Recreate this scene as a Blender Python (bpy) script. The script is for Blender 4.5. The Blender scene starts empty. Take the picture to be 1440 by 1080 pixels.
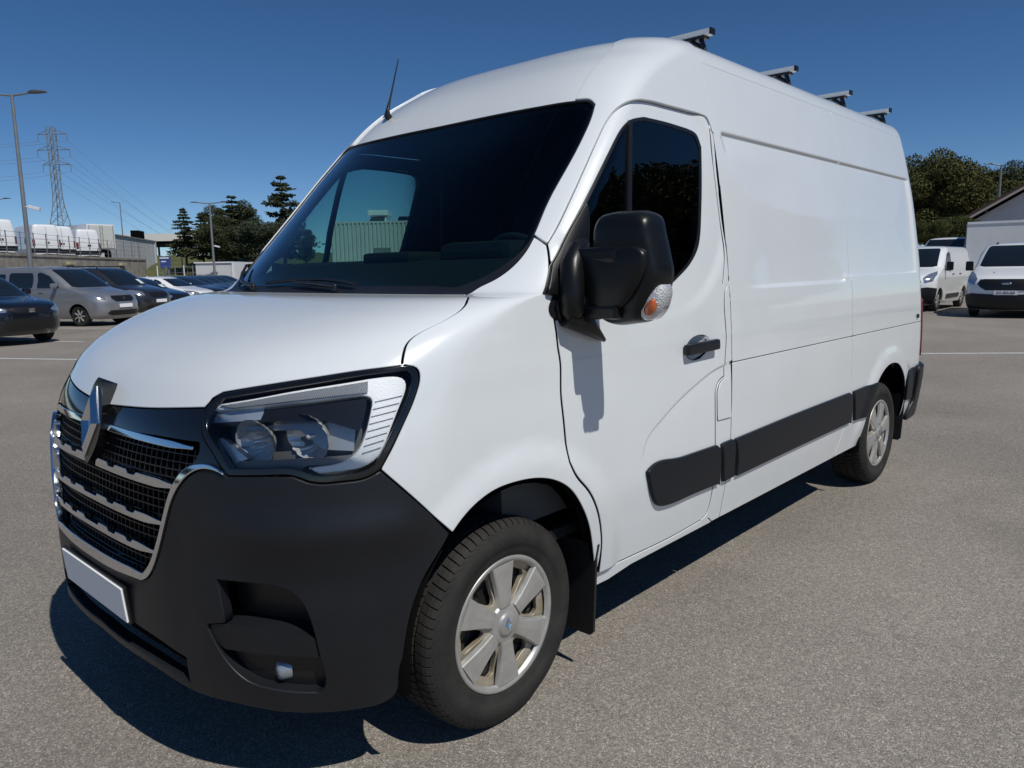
import bpy, bmesh, math, random
import numpy as np
from mathutils import Vector, Matrix
from mathutils.geometry import delaunay_2d_cdt
from mathutils.bvhtree import BVHTree

random.seed(7); np.random.seed(7)
SC = bpy.context.scene
COL = SC.collection
R_ = math.radians

# ------------------------------------------------------------------ camera, world, sun, exposure
PW, PH, FPX = 1440.0, 1080.0, 1065.2
CAMP = np.array([-1.6746, -2.5653, 1.479])
YAW, PITCH, ROLL = 0.74797, -0.15015, -0.01766
_d = np.array([math.cos(YAW)*math.cos(PITCH), math.sin(YAW)*math.cos(PITCH), math.sin(PITCH)])
_r = np.cross(_d, [0, 0, 1]); _r /= np.linalg.norm(_r); _u = np.cross(_r, _d)
CR = _r*math.cos(ROLL) + _u*math.sin(ROLL)
CU = -_r*math.sin(ROLL) + _u*math.cos(ROLL)
CD = _d
cam = bpy.data.cameras.new('camera'); camo = bpy.data.objects.new('camera', cam); COL.objects.link(camo)
M = Matrix.Identity(4)
for i in range(3):
    M[i][0] = CR[i]; M[i][1] = CU[i]; M[i][2] = -CD[i]; M[i][3] = CAMP[i]
camo.matrix_world = M
cam.sensor_width = 36.0; cam.lens = FPX/PW*36.0; cam.clip_start = 0.05; cam.clip_end = 6000
SC.camera = camo
SC.render.resolution_x, SC.render.resolution_y = 1024, 768

SUNV = Vector((-0.10, -0.69, 1.0)).normalized()
w = bpy.data.worlds.new('World'); SC.world = w; w.use_nodes = True
nt = w.node_tree; bg = nt.nodes['Background']
sky = nt.nodes.new('ShaderNodeTexSky'); sky.sky_type = 'NISHITA'; sky.sun_disc = False
sky.sun_elevation = math.asin(SUNV.z); sky.sun_rotation = math.atan2(SUNV.x, SUNV.y)
sky.altitude = 300; sky.air_density = 0.6; sky.dust_density = 0.0; sky.ozone_density = 3.2
hs_ = nt.nodes.new('ShaderNodeHueSaturation'); hs_.inputs['Saturation'].default_value = 1.20; hs_.inputs['Value'].default_value = 1.12
nt.links.new(sky.outputs[0], hs_.inputs['Color']); nt.links.new(hs_.outputs[0], bg.inputs[0]); bg.inputs[1].default_value = 0.075
sl = bpy.data.lights.new('sun', 'SUN'); sl.energy = 3.7; sl.angle = R_(0.53); sl.color = (1, 0.97, 0.90)
so = bpy.data.objects.new('sun', sl); COL.objects.link(so)
so.rotation_euler = (-SUNV).to_track_quat('-Z', 'Y').to_euler(); so.location = (0, -20, 30)
SC.view_settings.view_transform = 'Standard'; SC.view_settings.look = 'None'
SC.view_settings.exposure = -0.10; SC.view_settings.gamma = 1.0; SC.view_settings.use_curve_mapping = False
SC.render.engine = 'CYCLES'
SC.cycles.max_bounces = 8; SC.cycles.transparent_max_bounces = 24; SC.cycles.transmission_bounces = 6

def pray(px, py):
    return CR*((px-PW/2)/FPX) - CU*((py-PH/2)/FPX) + CD
def pix_z(px, py, z=0.0):
    d = pray(px, py); return CAMP + d*((z-CAMP[2])/d[2])
def pix_y(px, py, y):
    d = pray(px, py); return CAMP + d*((y-CAMP[1])/d[1])
def pix_x(px, py, x):
    d = pray(px, py); return CAMP + d*((x-CAMP[0])/d[0])
def pix_d(px, py, depth):            # point at a given distance along the view axis
    return CAMP + pray(px, py)*depth

# ------------------------------------------------------------------ tagging / object helpers
def tag(o, label=None, cat=None, group=None, kind=None):
    if label: o['label'] = label
    if cat: o['category'] = cat
    if group: o['group'] = group
    if kind: o['kind'] = kind
    return o
def empty(name, loc=(0, 0, 0), rz=0.0, label=None, cat=None, group=None):
    o = bpy.data.objects.new(name, None); COL.objects.link(o)
    o.location = loc; o.rotation_euler = (0, 0, rz); o.empty_display_size = 0.2
    return tag(o, label, cat, group)
def link(name, me, mat, parent=None):
    o = bpy.data.objects.new(name, me); COL.objects.link(o)
    if mat is not None and len(me.materials) == 0: me.materials.append(mat)
    if parent is not None: o.parent = parent
    return o
def mesh_from(name, V, F, smooth=False, normals=None):
    me = bpy.data.meshes.new(name)
    me.from_pydata([tuple(v) for v in V], [], [tuple(f) for f in F])
    if smooth:
        me.polygons.foreach_set('use_smooth', [True]*len(me.polygons))
    if normals is not None:
        me.polygons.foreach_set('use_smooth', [True]*len(me.polygons))
        me.normals_split_custom_set_from_vertices([tuple(n) for n in normals])
    me.update()
    return me
def copy_tree(o, parent=None):
    c = o.copy(); COL.objects.link(c); c.parent = parent
    for ch in o.children: 
        copy_tree(ch, c)
    return c

class MB:
    """collects simple shapes; build() links them as one mesh object"""
    def __init__(s): s.V = []; s.F = []; s.S = []
    def add(s, V, F, smooth=False):
        b = len(s.V); s.V += [tuple(v) for v in V]; s.F += [tuple(i+b for i in f) for f in F]; s.S += [smooth]*len(F); return s
    def box(s, c, d, rot=None, bev=0.0):
        hx, hy, hz = d[0]/2, d[1]/2, d[2]/2
        V = [Vector((x*hx, y*hy, z*hz)) for x in (-1, 1) for y in (-1, 1) for z in (-1, 1)]
        F = [(0, 1, 3, 2), (4, 6, 7, 5), (0, 4, 5, 1), (2, 3, 7, 6), (0, 2, 6, 4), (1, 5, 7, 3)]
        if bev > 0:
            bm = bmesh.new(); vs = [bm.verts.new(v) for v in V]
            for f in F: bm.faces.new([vs[i] for i in f])
            bmesh.ops.bevel(bm, geom=bm.edges[:], offset=bev, segments=2, affect='EDGES', profile=0.6)
            bm.verts.ensure_lookup_table(); bm.verts.index_update()
            V = [v.co.copy() for v in bm.verts]; F = [tuple(v.index for v in f.verts) for f in bm.faces]; bm.free()
        if rot is not None: V = [rot @ v for v in V]
        c = Vector(c)
        return s.add([v+c for v in V], F)
    def tube(s, pts, r, n=8, caps=True, smooth=True):
        pts = [Vector(p) for p in pts]
        rs = r if isinstance(r, (list, tuple)) else [r]*len(pts)
        V = []; F = []; up = None
        for i, p in enumerate(pts):
            t = (pts[min(i+1, len(pts)-1)]-pts[max(i-1, 0)]).normalized()
            if up is None:
                a = Vector((0, 0, 1)) if abs(t.z) < 0.9 else Vector((1, 0, 0))
            else: a = up
            x = a.cross(t).normalized(); up = t.cross(x).normalized()
            for k in range(n):
                an = 2*math.pi*k/n
                V.append(p + (x*math.cos(an)+up*math.sin(an))*rs[i])
        for i in range(len(pts)-1):
            for k in range(n):
                F.append((i*n+k, i*n+(k+1) % n, (i+1)*n+(k+1) % n, (i+1)*n+k))
        s.add(V, F, smooth)
        if caps:
            s.add(V[:n], [tuple(reversed(range(n)))]); s.add(V[-n:], [tuple(range(n))])
        return s
    def lathe(s, prof, n=48, axis='y', c=(0, 0, 0), smooth=True):
        """prof: list of (radius, axial)"""
        V = []; F = []; c = Vector(c)
        for r, a in prof:
            for k in range(n):
                an = 2*math.pi*k/n
                if axis == 'y': V.append(c+Vector((r*math.cos(an), a, r*math.sin(an))))
                elif axis == 'x': V.append(c+Vector((a, r*math.cos(an), r*math.sin(an))))
                else: V.append(c+Vector((r*math.cos(an), r*math.sin(an), a)))
        m = len(prof)
        for i in range(m-1):
            for k in range(n):
                F.append((i*n+k, i*n+(k+1) % n, (i+1)*n+(k+1) % n, (i+1)*n+k))
        return s.add(V, F, smooth)
    def prism(s, poly, f0, f1):
        """poly 2d points; f0/f1 map a 2d point to the two 3d ends"""
        n = len(poly)
        V = [f0(p) for p in poly]+[f1(p) for p in poly]
        F = [(i, (i+1) % n, n+(i+1) % n, n+i) for i in range(n)]+[tuple(reversed(range(n))), tuple(range(n, 2*n))]
        return s.add(V, F)
    def mesh(s, name):
        me = bpy.data.meshes.new(name); me.from_pydata(s.V, [], s.F)
        me.polygons.foreach_set('use_smooth', s.S)
        bm = bmesh.new(); bm.from_mesh(me); bmesh.ops.recalc_face_normals(bm, faces=bm.faces[:]); bm.to_mesh(me); bm.free()
        me.update(); return me
    def build(s, name, mat, parent=None):
        return link(name, s.mesh(name), mat, parent)

# ------------------------------------------------------------------ materials
MAT = {}
def mat(name, col, rough=0.5, metal=0.0, coat=0.0, spec=0.5, var=0.0, vscale=8.0, bump=0.0, bscale=60.0, emit=0.0, col2=None, rvar=0.0, detail=4.0):
    if name in MAT: return MAT[name]
    m = bpy.data.materials.new(name); m.use_nodes = True; t = m.node_tree; b = t.nodes['Principled BSDF']
    b.inputs['Base Color'].default_value = (*col, 1); b.inputs['Roughness'].default_value = rough
    b.inputs['Metallic'].default_value = metal; b.inputs['Specular IOR Level'].default_value = spec
    b.inputs['Coat Weight'].default_value = coat; b.inputs['Coat Roughness'].default_value = 0.04
    if emit: b.inputs['Emission Color'].default_value = (*col, 1); b.inputs['Emission Strength'].default_value = emit
    tc = t.nodes.new('ShaderNodeTexCoord')
    if var or col2 is not None or rvar:
        n = t.nodes.new('ShaderNodeTexNoise'); n.inputs['Scale'].default_value = vscale; n.inputs['Detail'].default_value = detail
        n.inputs['Roughness'].default_value = 0.6
        t.links.new(tc.outputs['Object'], n.inputs['Vector'])
        if var or col2 is not None:
            r = t.nodes.new('ShaderNodeValToRGB')
            c2 = col2 if col2 is not None else tuple(max(0, c*(1-var)) for c in col)
            r.color_ramp.elements[0].position = 0.35; r.color_ramp.elements[1].position = 0.65
            r.color_ramp.elements[0].color = (*c2, 1); r.color_ramp.elements[1].color = (*col, 1)
            t.links.new(n.outputs['Fac'], r.inputs[0]); t.links.new(r.outputs[0], b.inputs['Base Color'])
        if rvar:
            mr = t.nodes.new('ShaderNodeMapRange'); mr.inputs['To Min'].default_value = max(0.02, rough-rvar); mr.inputs['To Max'].default_value = rough+rvar
            mr.inputs['From Min'].default_value = 0.3; mr.inputs['From Max'].default_value = 0.7
            t.links.new(n.outputs['Fac'], mr.inputs['Value']); t.links.new(mr.outputs[0], b.inputs['Roughness'])
    if bump:
        n2 = t.nodes.new('ShaderNodeTexNoise'); n2.inputs['Scale'].default_value = bscale; n2.inputs['Detail'].default_value = 3
        t.links.new(tc.outputs['Object'], n2.inputs['Vector'])
        bp = t.nodes.new('ShaderNodeBump'); bp.inputs['Strength'].default_value = bump; bp.inputs['Distance'].default_value = 0.01
        t.links.new(n2.outputs['Fac'], bp.inputs['Height']); t.links.new(bp.outputs[0], b.inputs['Normal'])
    MAT[name] = m
    return m
def glass(name, tint, gloss=1.0, rough=0.0, ior=1.5, curve=None):
    if name in MAT: return MAT[name]
    m = bpy.data.materials.new(name); m.use_nodes = True; t = m.node_tree; t.nodes.clear()
    o = t.nodes.new('ShaderNodeOutputMaterial'); mx = t.nodes.new('ShaderNodeMixShader')
    tr = t.nodes.new('ShaderNodeBsdfTransparent'); tr.inputs[0].default_value = (*tint, 1)
    g = t.nodes.new('ShaderNodeBsdfGlossy'); g.inputs['Roughness'].default_value = rough; g.inputs[0].default_value = (gloss, gloss, gloss, 1)
    fr = t.nodes.new('ShaderNodeFresnel'); fr.inputs['IOR'].default_value = ior
    fo = fr.outputs[0]
    if curve:                              # Fresnel remapped: weak mirror face-on, strong at grazing angles
        mr = t.nodes.new('ShaderNodeMapRange'); mr.interpolation_type = 'SMOOTHSTEP'
        for i_, v_ in enumerate(curve): mr.inputs[i_+1].default_value = v_
        t.links.new(fo, mr.inputs[0]); fo = mr.outputs[0]
    t.links.new(fo, mx.inputs[0]); t.links.new(tr.outputs[0], mx.inputs[1]); t.links.new(g.outputs[0], mx.inputs[2])
    t.links.new(mx.outputs[0], o.inputs[0]); MAT[name] = m
    return m

PAINT = mat('white_paint', (0.745, 0.775, 0.790), 0.28, coat=0.9, var=0.03, vscale=3.0)
PLAST = mat('dark_bumper_plastic', (0.0125, 0.0140, 0.0175), 0.40, spec=0.38, var=0.25, vscale=5.0, bump=0.06, bscale=900)
STRIP = mat('dark_strip_plastic', (0.0095, 0.0125, 0.0185), 0.40, spec=0.22, var=0.15, vscale=6.0, bump=0.05, bscale=700)
BLACK = mat('black_trim', (0.010, 0.010, 0.011), 0.35)
GLOSSB = mat('gloss_black', (0.006, 0.006, 0.007), 0.12, coat=0.5)
MATTB = mat('matt_black', (0.004, 0.004, 0.004), 0.9, spec=0.05)
CHROME = mat('chrome', (0.72, 0.74, 0.76), 0.07, metal=1.0)
RUBBER = mat('rubber', (0.036, 0.034, 0.031), 0.80, spec=0.25, col2=(0.022, 0.021, 0.020), vscale=9.0, bump=0.15, bscale=120)
ALLOY = mat('silver_wheel', (0.50, 0.495, 0.475), 0.40, metal=0.5, col2=(0.40, 0.385, 0.355), vscale=12.0)
DUSTY = mat('dusty_silver_wheel', (0.46, 0.42, 0.35), 0.5, metal=0.4, col2=(0.36, 0.30, 0.21), vscale=16.0)
STEEL = mat('dark_steel', (0.02, 0.02, 0.021), 0.5, metal=0.3)
WSGLASS = glass('windscreen_glass', (0.52, 0.72, 0.70), curve=(0.08, 0.36, 0.035, 0.85))
DGLASS = glass('door_glass', (0.46, 0.68, 0.64), ior=1.55)
LENS = glass('lamp_lens', (0.95, 0.96, 0.97), ior=1.30)
# ------------------------------------------------------------------ body surface engine
def pchip(x, y, xq):
    x = np.asarray(x, float); y = np.asarray(y, float)
    h = np.diff(x); d = np.diff(y)/h; m = np.zeros_like(y)
    for i in range(1, len(x)-1):
        if d[i-1]*d[i] > 0:
            w1 = 2*h[i]+h[i-1]; w2 = h[i]+2*h[i-1]; m[i] = (w1+w2)/(w1/d[i-1]+w2/d[i])
    m[0], m[-1] = d[0], d[-1]
    k = np.clip(np.searchsorted(x, xq)-1, 0, len(h)-1); t = (xq-x[k])/h[k]
    return ((1+2*t)*(1-t)**2*y[k]+t*(1-t)**2*h[k]*m[k]+t*t*(3-2*t)*y[k+1]+t*t*(t-1)*h[k]*m[k+1])
def gsmooth(a, s):
    if s <= 0: return a
    n = int(3*s)+1; k = np.exp(-0.5*(np.arange(-n, n+1)/s)**2); k /= k.sum()
    return np.convolve(np.concatenate([2*a[0]-a[n:0:-1], a, 2*a[-1]-a[-2:-n-2:-1]]), k, 'valid')

class Body:
    """closed vehicle shell: every height row is a plan contour front-centre > corner > side > rear-centre.
    rows: (xf, z, w, D, b, x_rear_start, Dr, br); U runs along the contour (metres-like), V up the centre profile."""
    LF, LS, LR = 1.35, 3.9, 1.1
    def __init__(s, rows, step=0.008, nf=150, ns=130, nr=50, a=2.2, taper=0.004, taper_x=1.4, smooth=2.0):
        A = np.array(rows, float)
        ch = np.concatenate([[0], np.cumsum(np.hypot(np.diff(A[:, 0]), np.diff(A[:, 1])))])
        s.nv = int(ch[-1]/step)+1
        s.v = np.linspace(0, ch[-1], s.nv); s.Vmax = ch[-1]
        T = [gsmooth(pchip(ch, A[:, i], s.v), smooth) for i in range(A.shape[1])]
        s.xf, s.z, s.w, s.D, s.b, s.xr, s.Dr, s.br = T
        s.z = np.maximum.accumulate(s.z+np.arange(s.nv)*1e-7)
        s.w = np.maximum(pchip(A[:, 1], A[:, 2], np.clip(s.z, A[0, 1], A[-1, 1])), 0); s.w[-1] = max(0, A[-1, 2])
        s.nf, s.ns, s.nr = nf, ns, nr
        nu = nf+ns+nr+1
        P = np.zeros((s.nv, nu, 3))
        th = np.linspace(0, 1, 600)
        for i in range(s.nv):
            w_, D, b = s.w[i], s.D[i], s.b[i]
            # front contour, sampled by y then by x near the corner
            t = th*math.pi/2
            y = w_*np.sin(t)**(2/b); dx = D*np.cos(t)**(2/a)
            y0 = np.linspace(0, y[1], 12)[:-1]
            yy = np.concatenate([y0, y[1:]]); xx = np.concatenate([D*(1-np.clip(y0/max(w_, 1e-9), 0, 1)**b)**(1/a), dx[1:]])
            xs = s.xf[i]+D
            x = xs-xx
            L = np.concatenate([[0], np.cumsum(np.hypot(np.diff(x), np.diff(yy)))])
            q = np.linspace(0, L[-1], nf+1)
            P[i, :nf+1, 0] = np.interp(q, L, x); P[i, :nf+1, 1] = np.interp(q, L, yy)
            xr = max(s.xr[i], xs+0.05)
            P[i, nf:nf+ns+1, 0] = np.linspace(xs, xr, ns+1); P[i, nf:nf+ns+1, 1] = w_
            t = th[::-1]*math.pi/2; Dr, br = s.Dr[i], s.br[i]
            y = w_*np.sin(t)**(2/br); x = xr+Dr*np.cos(t)**(2/a)
            y = np.concatenate([y[:-1], np.linspace(y[-2], 0, 12)[1:]]); x = np.concatenate([x[:-1], np.full(11, xr+Dr)])
            L = np.concatenate([[0], np.cumsum(np.hypot(np.diff(x), np.diff(y)))])
            q = np.linspace(0, L[-1], nr+1)
            P[i, nf+ns:, 0] = np.interp(q, L, x); P[i, nf+ns:, 1] = np.interp(q, L, y)
            P[i, :, 2] = s.z[i]
        tp = np.clip(P[:, :, 0]-taper_x, 0, None)*taper
        P[:, :, 1] = np.maximum(P[:, :, 1]-tp*(P[:, :, 1] > 0.05), 0)
        P[:, :, 1] *= -1                       # near side is y < 0
        s.P = P
        du = np.gradient(P, axis=1); dv = np.gradient(P, axis=0)
        N = np.cross(du, dv); l = np.linalg.norm(N, axis=2, keepdims=True)
        N = np.where(l > 1e-9, N/np.maximum(l, 1e-9), np.array([0, 0, 1.0]))
        N[:, 0, 1] = 0; N[:, 0] /= np.maximum(np.linalg.norm(N[:, 0], axis=1, keepdims=True), 1e-9)
        s.N = N
        s.nu = nu
        s.bvh = None
    def iu(s, U):
        U = np.abs(U)
        return np.where(U <= s.LF, U/s.LF*s.nf, np.where(U <= s.LF+s.LS, s.nf+(U-s.LF)/s.LS*s.ns, s.nf+s.ns+(U-s.LF-s.LS)/s.LR*s.nr))
    def Uof(s, i):
        return np.where(i <= s.nf, i/s.nf*s.LF, np.where(i <= s.nf+s.ns, s.LF+(i-s.nf)/s.ns*s.LS, s.LF+s.LS+(i-s.nf-s.ns)/s.nr*s.LR))
    def ev(s, UV):
        UV = np.atleast_2d(np.asarray(UV, float)); sg = np.where(UV[:, 0] < 0, -1.0, 1.0)
        fu = np.clip(s.iu(UV[:, 0]), 0, s.nu-1.0001); fv = np.clip(UV[:, 1]/s.Vmax*(s.nv-1), 0, s.nv-1.0001)
        i = fu.astype(int); j = fv.astype(int); a = (fu-i)[:, None]; b = (fv-j)[:, None]
        def bl(G): return (G[j, i]*(1-a)+G[j, i+1]*a)*(1-b)+(G[j+1, i]*(1-a)+G[j+1, i+1]*a)*b
        P = bl(s.P); N = bl(s.N); N /= np.maximum(np.linalg.norm(N, axis=1, keepdims=True), 1e-9)
        P[:, 1] *= sg; N[:, 1] *= sg
        return P, N
    def v_of_z(s, z): return float(np.interp(z, s.z, s.v))
    def uv_xz(s, x, z):                      # side (or front corner) by x,z
        v = s.v_of_z(z); j = min(int(round(v/s.Vmax*(s.nv-1))), s.nv-1)
        return (float(s.Uof(np.interp(x, s.P[j, :, 0], np.arange(s.nu)))), v)
    def uv_yz(s, y, z):                      # front by |y|,z
        v = s.v_of_z(z); j = min(int(round(v/s.Vmax*(s.nv-1))), s.nv-1)
        return (float(s.Uof(np.interp(abs(y), -s.P[j, :s.nf+1, 1], np.arange(s.nf+1)))), v)
    def uv_ryz(s, y, z):                     # rear by |y|,z
        v = s.v_of_z(z); j = min(int(round(v/s.Vmax*(s.nv-1))), s.nv-1)
        k = s.nf+s.ns
        return (float(s.Uof(k+np.interp(-abs(y), s.P[j, k:, 1], np.arange(s.nr+1)))), v)
    def uv_pt(s, p):
        v = s.v_of_z(p[2]); f = v/s.Vmax*(s.nv-1); j = min(int(f), s.nv-2); t = f-j
        row = (s.P[j]*(1-t)+s.P[j+1]*t)[:, :2]; q = np.array([p[0], -abs(p[1])])
        a = row[:-1]; d = row[1:]-a; L = np.maximum((d*d).sum(1), 1e-12)
        k = np.clip(((q-a)*d).sum(1)/L, 0, 1); dist = ((a+d*k[:, None]-q)**2).sum(1); i = int(dist.argmin())
        return (float(s.Uof(i+k[i])), v)
    def _bvh(s):
        G = s.P[::2, ::2]; n, m = G.shape[:2]
        V = [tuple(p) for p in G.reshape(-1, 3)]
        F = [(j*m+i, j*m+i+1, (j+1)*m+i+1, (j+1)*m+i) for j in range(n-1) for i in range(m-1)]
        s.bvh = BVHTree.FromPolygons(V, F)
    def px(s, x, y):                         # pixel of the photograph -> surface coordinates (near side)
        if s.bvh is None: s._bvh()
        d = pray(x, y); d = d/np.linalg.norm(d)
        h = s.bvh.ray_cast(Vector(CAMP), Vector(d))
        g = s.bvh.ray_cast(Vector((CAMP[0], -CAMP[1], CAMP[2])), Vector((d[0], -d[1], d[2])))
        if g[0] is not None and (h[0] is None or g[3] < h[3]-1e-6):
            u, v = s.uv_pt(g[0]); return (-u, v)
        if h[0] is not None: return s.uv_pt(h[0])
        best = None
        for t in np.arange(1.2, 8, 0.02):
            q = CAMP+d*t; r = s.bvh.find_nearest(Vector(q))
            if best is None or r[3] < best[0]: best = (r[3], r[0])
        return s.uv_pt(best[1])
    def pxo(s, x, y, off):                   # pixel -> surface coordinates of a piece that lies off the surface
        tx, ty = x, y
        for _ in range(6):
            uv = s.px(tx, ty); P, N = s.ev([uv]); q = P[0]+N[0]*off-CAMP; d = q@CD
            ex, ey = x-(PW/2+FPX*(q@CR)/d), y-(PH/2-FPX*(q@CU)/d)
            if abs(ex)+abs(ey) < 0.05: break
            tx += ex; ty += ey
        return uv
    def pxos(s, pts, off): return [s.pxo(p[0], p[1], off) for p in pts]
    def pxs(s, pts): return [s.px(*p) for p in pts]
    def xzs(s, pts): return [s.uv_xz(*p) for p in pts]

def crom(pts, n=6, closed=False):
    P = [np.array(p, float) for p in pts]
    if len(P) < 3 and not closed: return [tuple(p) for p in P]
    out = []; m = len(P)
    rng = range(m) if closed else range(m-1)
    for i in rng:
        p1, p2 = P[i], P[(i+1) % m]
        p0 = P[i-1] if (closed or i > 0) else 2*p1-p2
        p3 = P[(i+2) % m] if (closed or i < m-2) else 2*p2-p1
        # centripetal-ish tangents
        d0, d1, d2 = max(np.linalg.norm(p1-p0), 1e-6), max(np.linalg.norm(p2-p1), 1e-6), max(np.linalg.norm(p3-p2), 1e-6)
        m1 = ((p1-p0)/d0-(p2-p0)/(d0+d1)+(p2-p1)/d1)*d1
        m2 = ((p2-p1)/d1-(p3-p1)/(d1+d2)+(p3-p2)/d2)*d1
        for k in range(n):
            t = k/n
            out.append(tuple((2*t**3-3*t*t+1)*p1+(t**3-2*t*t+t)*m1+(-2*t**3+3*t*t)*p2+(t**3-t*t)*m2))
    if not closed: out.append(tuple(P[-1]))
    return out
def relax(run, sg=2.0, step=0.008):
    """even out a traced line: resample and smooth, ends fixed"""
    P = np.array(run, float)
    L = np.concatenate([[0], np.cumsum(np.hypot(*np.diff(P, axis=0).T))])
    if L[-1] < 4*step: return [tuple(p) for p in P]
    n = max(8, int(L[-1]/step)); q = np.linspace(0, L[-1], n)
    x = np.interp(q, L, P[:, 0]); y = np.interp(q, L, P[:, 1])
    m = min(sg, n/8); x2, y2 = gsmooth(x, m), gsmooth(y, m)
    x2[0], y2[0], x2[-1], y2[-1] = x[0], y[0], x[-1], y[-1]
    keep = list(range(0, n, 2)); 
    if keep[-1] != n-1: keep.append(n-1)
    return [(x2[i], y2[i]) for i in keep]
def chain(*runs):
    out = []
    for r in runs:
        for p in r:
            if not out or math.hypot(p[0]-out[-1][0], p[1]-out[-1][1]) > 1e-4: out.append((p[0], p[1]))
    if math.hypot(out[0][0]-out[-1][0], out[0][1]-out[-1][1]) < 1e-4: out.pop()
    return out
def mirror_half(h):
    """half outline from centre to centre -> full symmetric outline"""
    h = [(max(p[0], 0.0), p[1]) for p in h]
    h[0] = (0.0, h[0][1]); h[-1] = (0.0, h[-1][1])
    return chain(h, [(-u, v) for u, v in reversed(h)])
def area(p): return 0.5*sum(p[i-1][0]*p[i][1]-p[i][0]*p[i-1][1] for i in range(len(p)))
def inset(poly, d):
    if abs(d) < 1e-9: return poly
    sg = 1 if area(poly) > 0 else -1; n = len(poly); out = []
    for i in range(n):
        a, b, c = poly[i-1], poly[i], poly[(i+1) % n]
        e1 = np.array([b[0]-a[0], b[1]-a[1]]); e2 = np.array([c[0]-b[0], c[1]-b[1]])
        e1 /= max(np.linalg.norm(e1), 1e-9); e2 /= max(np.linalg.norm(e2), 1e-9)
        n1 = np.array([-e1[1], e1[0]])*sg; n2 = np.array([-e2[1], e2[0]])*sg
        m = n1+n2; l = m@m/2
        m = m/max(l, 0.5)
        out.append((b[0]+m[0]*d, b[1]+m[1]*d))
    return out
def resamp(poly, sp):
    out = []
    for i in range(len(poly)):
        a, b = poly[i], poly[(i+1) % len(poly)]
        k = max(1, int(math.ceil(math.hypot(b[0]-a[0], b[1]-a[1])/sp)))
        out += [(a[0]+(b[0]-a[0])*j/k, a[1]+(b[1]-a[1])*j/k) for j in range(k)]
    return out
def inside(poly, Q):
    Q = np.asarray(Q); x, y = Q[:, 0], Q[:, 1]; r = np.zeros(len(Q), bool)
    P = np.asarray(poly); n = len(P)
    for i in range(n):
        x1, y1 = P[i-1]; x2, y2 = P[i]
        if y1 == y2: continue
        c = ((y1 > y) != (y2 > y)) & (x < (x2-x1)*(y-y1)/(y2-y1)+x1); r ^= c
    return r
def bdist(poly, Q):
    Q = np.asarray(Q); d = np.full(len(Q), 1e9); P = np.asarray(poly)
    for i in range(len(P)):
        a, b = P[i-1], P[i]; e = b-a; L = max(e@e, 1e-12)
        t = np.clip(((Q-a)@e)/L, 0, 1); d = np.minimum(d, np.hypot(*(Q-a-t[:, None]*e).T))
    return d
def triangulate(outer, holes, su, sv, extra=None):
    loops = [outer]+list(holes); V = []; E = []
    for lp in loops:
        b = len(V); V += list(lp); E += [(b+i, b+(i+1) % len(lp)) for i in range(len(lp))]
    nb = len(V)
    A = np.asarray(outer); lo = A.min(0); hi = A.max(0)
    gx = np.arange(lo[0]+su/2, hi[0], su); gy = np.arange(lo[1]+sv/2, hi[1], sv)
    I = []
    if len(gx) and len(gy):
        X, Y = np.meshgrid(gx, gy); X = X+(np.arange(len(gy)) % 2)[:, None]*su*0.5
        I = np.stack([X.ravel(), Y.ravel()], 1)
    if extra is not None and len(extra):
        I = np.concatenate([np.asarray(extra, float), I]) if len(I) else np.asarray(extra, float)
        ne = len(extra)
    else: ne = 0
    if len(I):
        k = inside(outer, I)
        for h in holes: k &= ~inside(h, I)
        d = bdist(outer, I)
        for h in holes: d = np.minimum(d, bdist(h, I))
        lim = np.full(len(I), min(su, sv)*0.45); lim[:ne] = 0.0015
        k &= d > lim
        if ne:                               # grid points stay clear of the extra points
            ex = I[:ne][k[:ne]]
            if len(ex):
                g = I[ne:]; kk = k[ne:].copy(); idx = np.where(kk)[0]
                for c0 in range(0, len(idx), 2000):
                    ii = idx[c0:c0+2000]
                    dd = ((g[ii][:, None, :]-ex[None])**2).sum(2).min(1)
                    kk[ii[dd < (0.4*min(su, sv))**2]] = False
                k[ne:] = kk
        I = I[k]
    V2 = [Vector(p) for p in V]+[Vector(p) for p in I]
    r = delaunay_2d_cdt(V2, E, [], 0, 1e-7)
    ov = np.array([tuple(v) for v in r[0]]); F = [tuple(f) for f in r[2]]
    cen = np.array([ov[list(f)].mean(0) for f in F])
    keep = inside(outer, cen)
    for h in holes: keep &= ~inside(h, cen)
    F = [f for f, k in zip(F, keep) if k]
    F = [f if (ov[f[1]][0]-ov[f[0]][0])*(ov[f[2]][1]-ov[f[0]][1])-(ov[f[1]][1]-ov[f[0]][1])*(ov[f[2]][0]-ov[f[0]][0]) > 0 else (f[0], f[2], f[1]) for f in F]
    return ov, F
DEEP = set()                               # faces of the inner rim made last (blackened: gap shade painted in, plus door seals)
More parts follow.
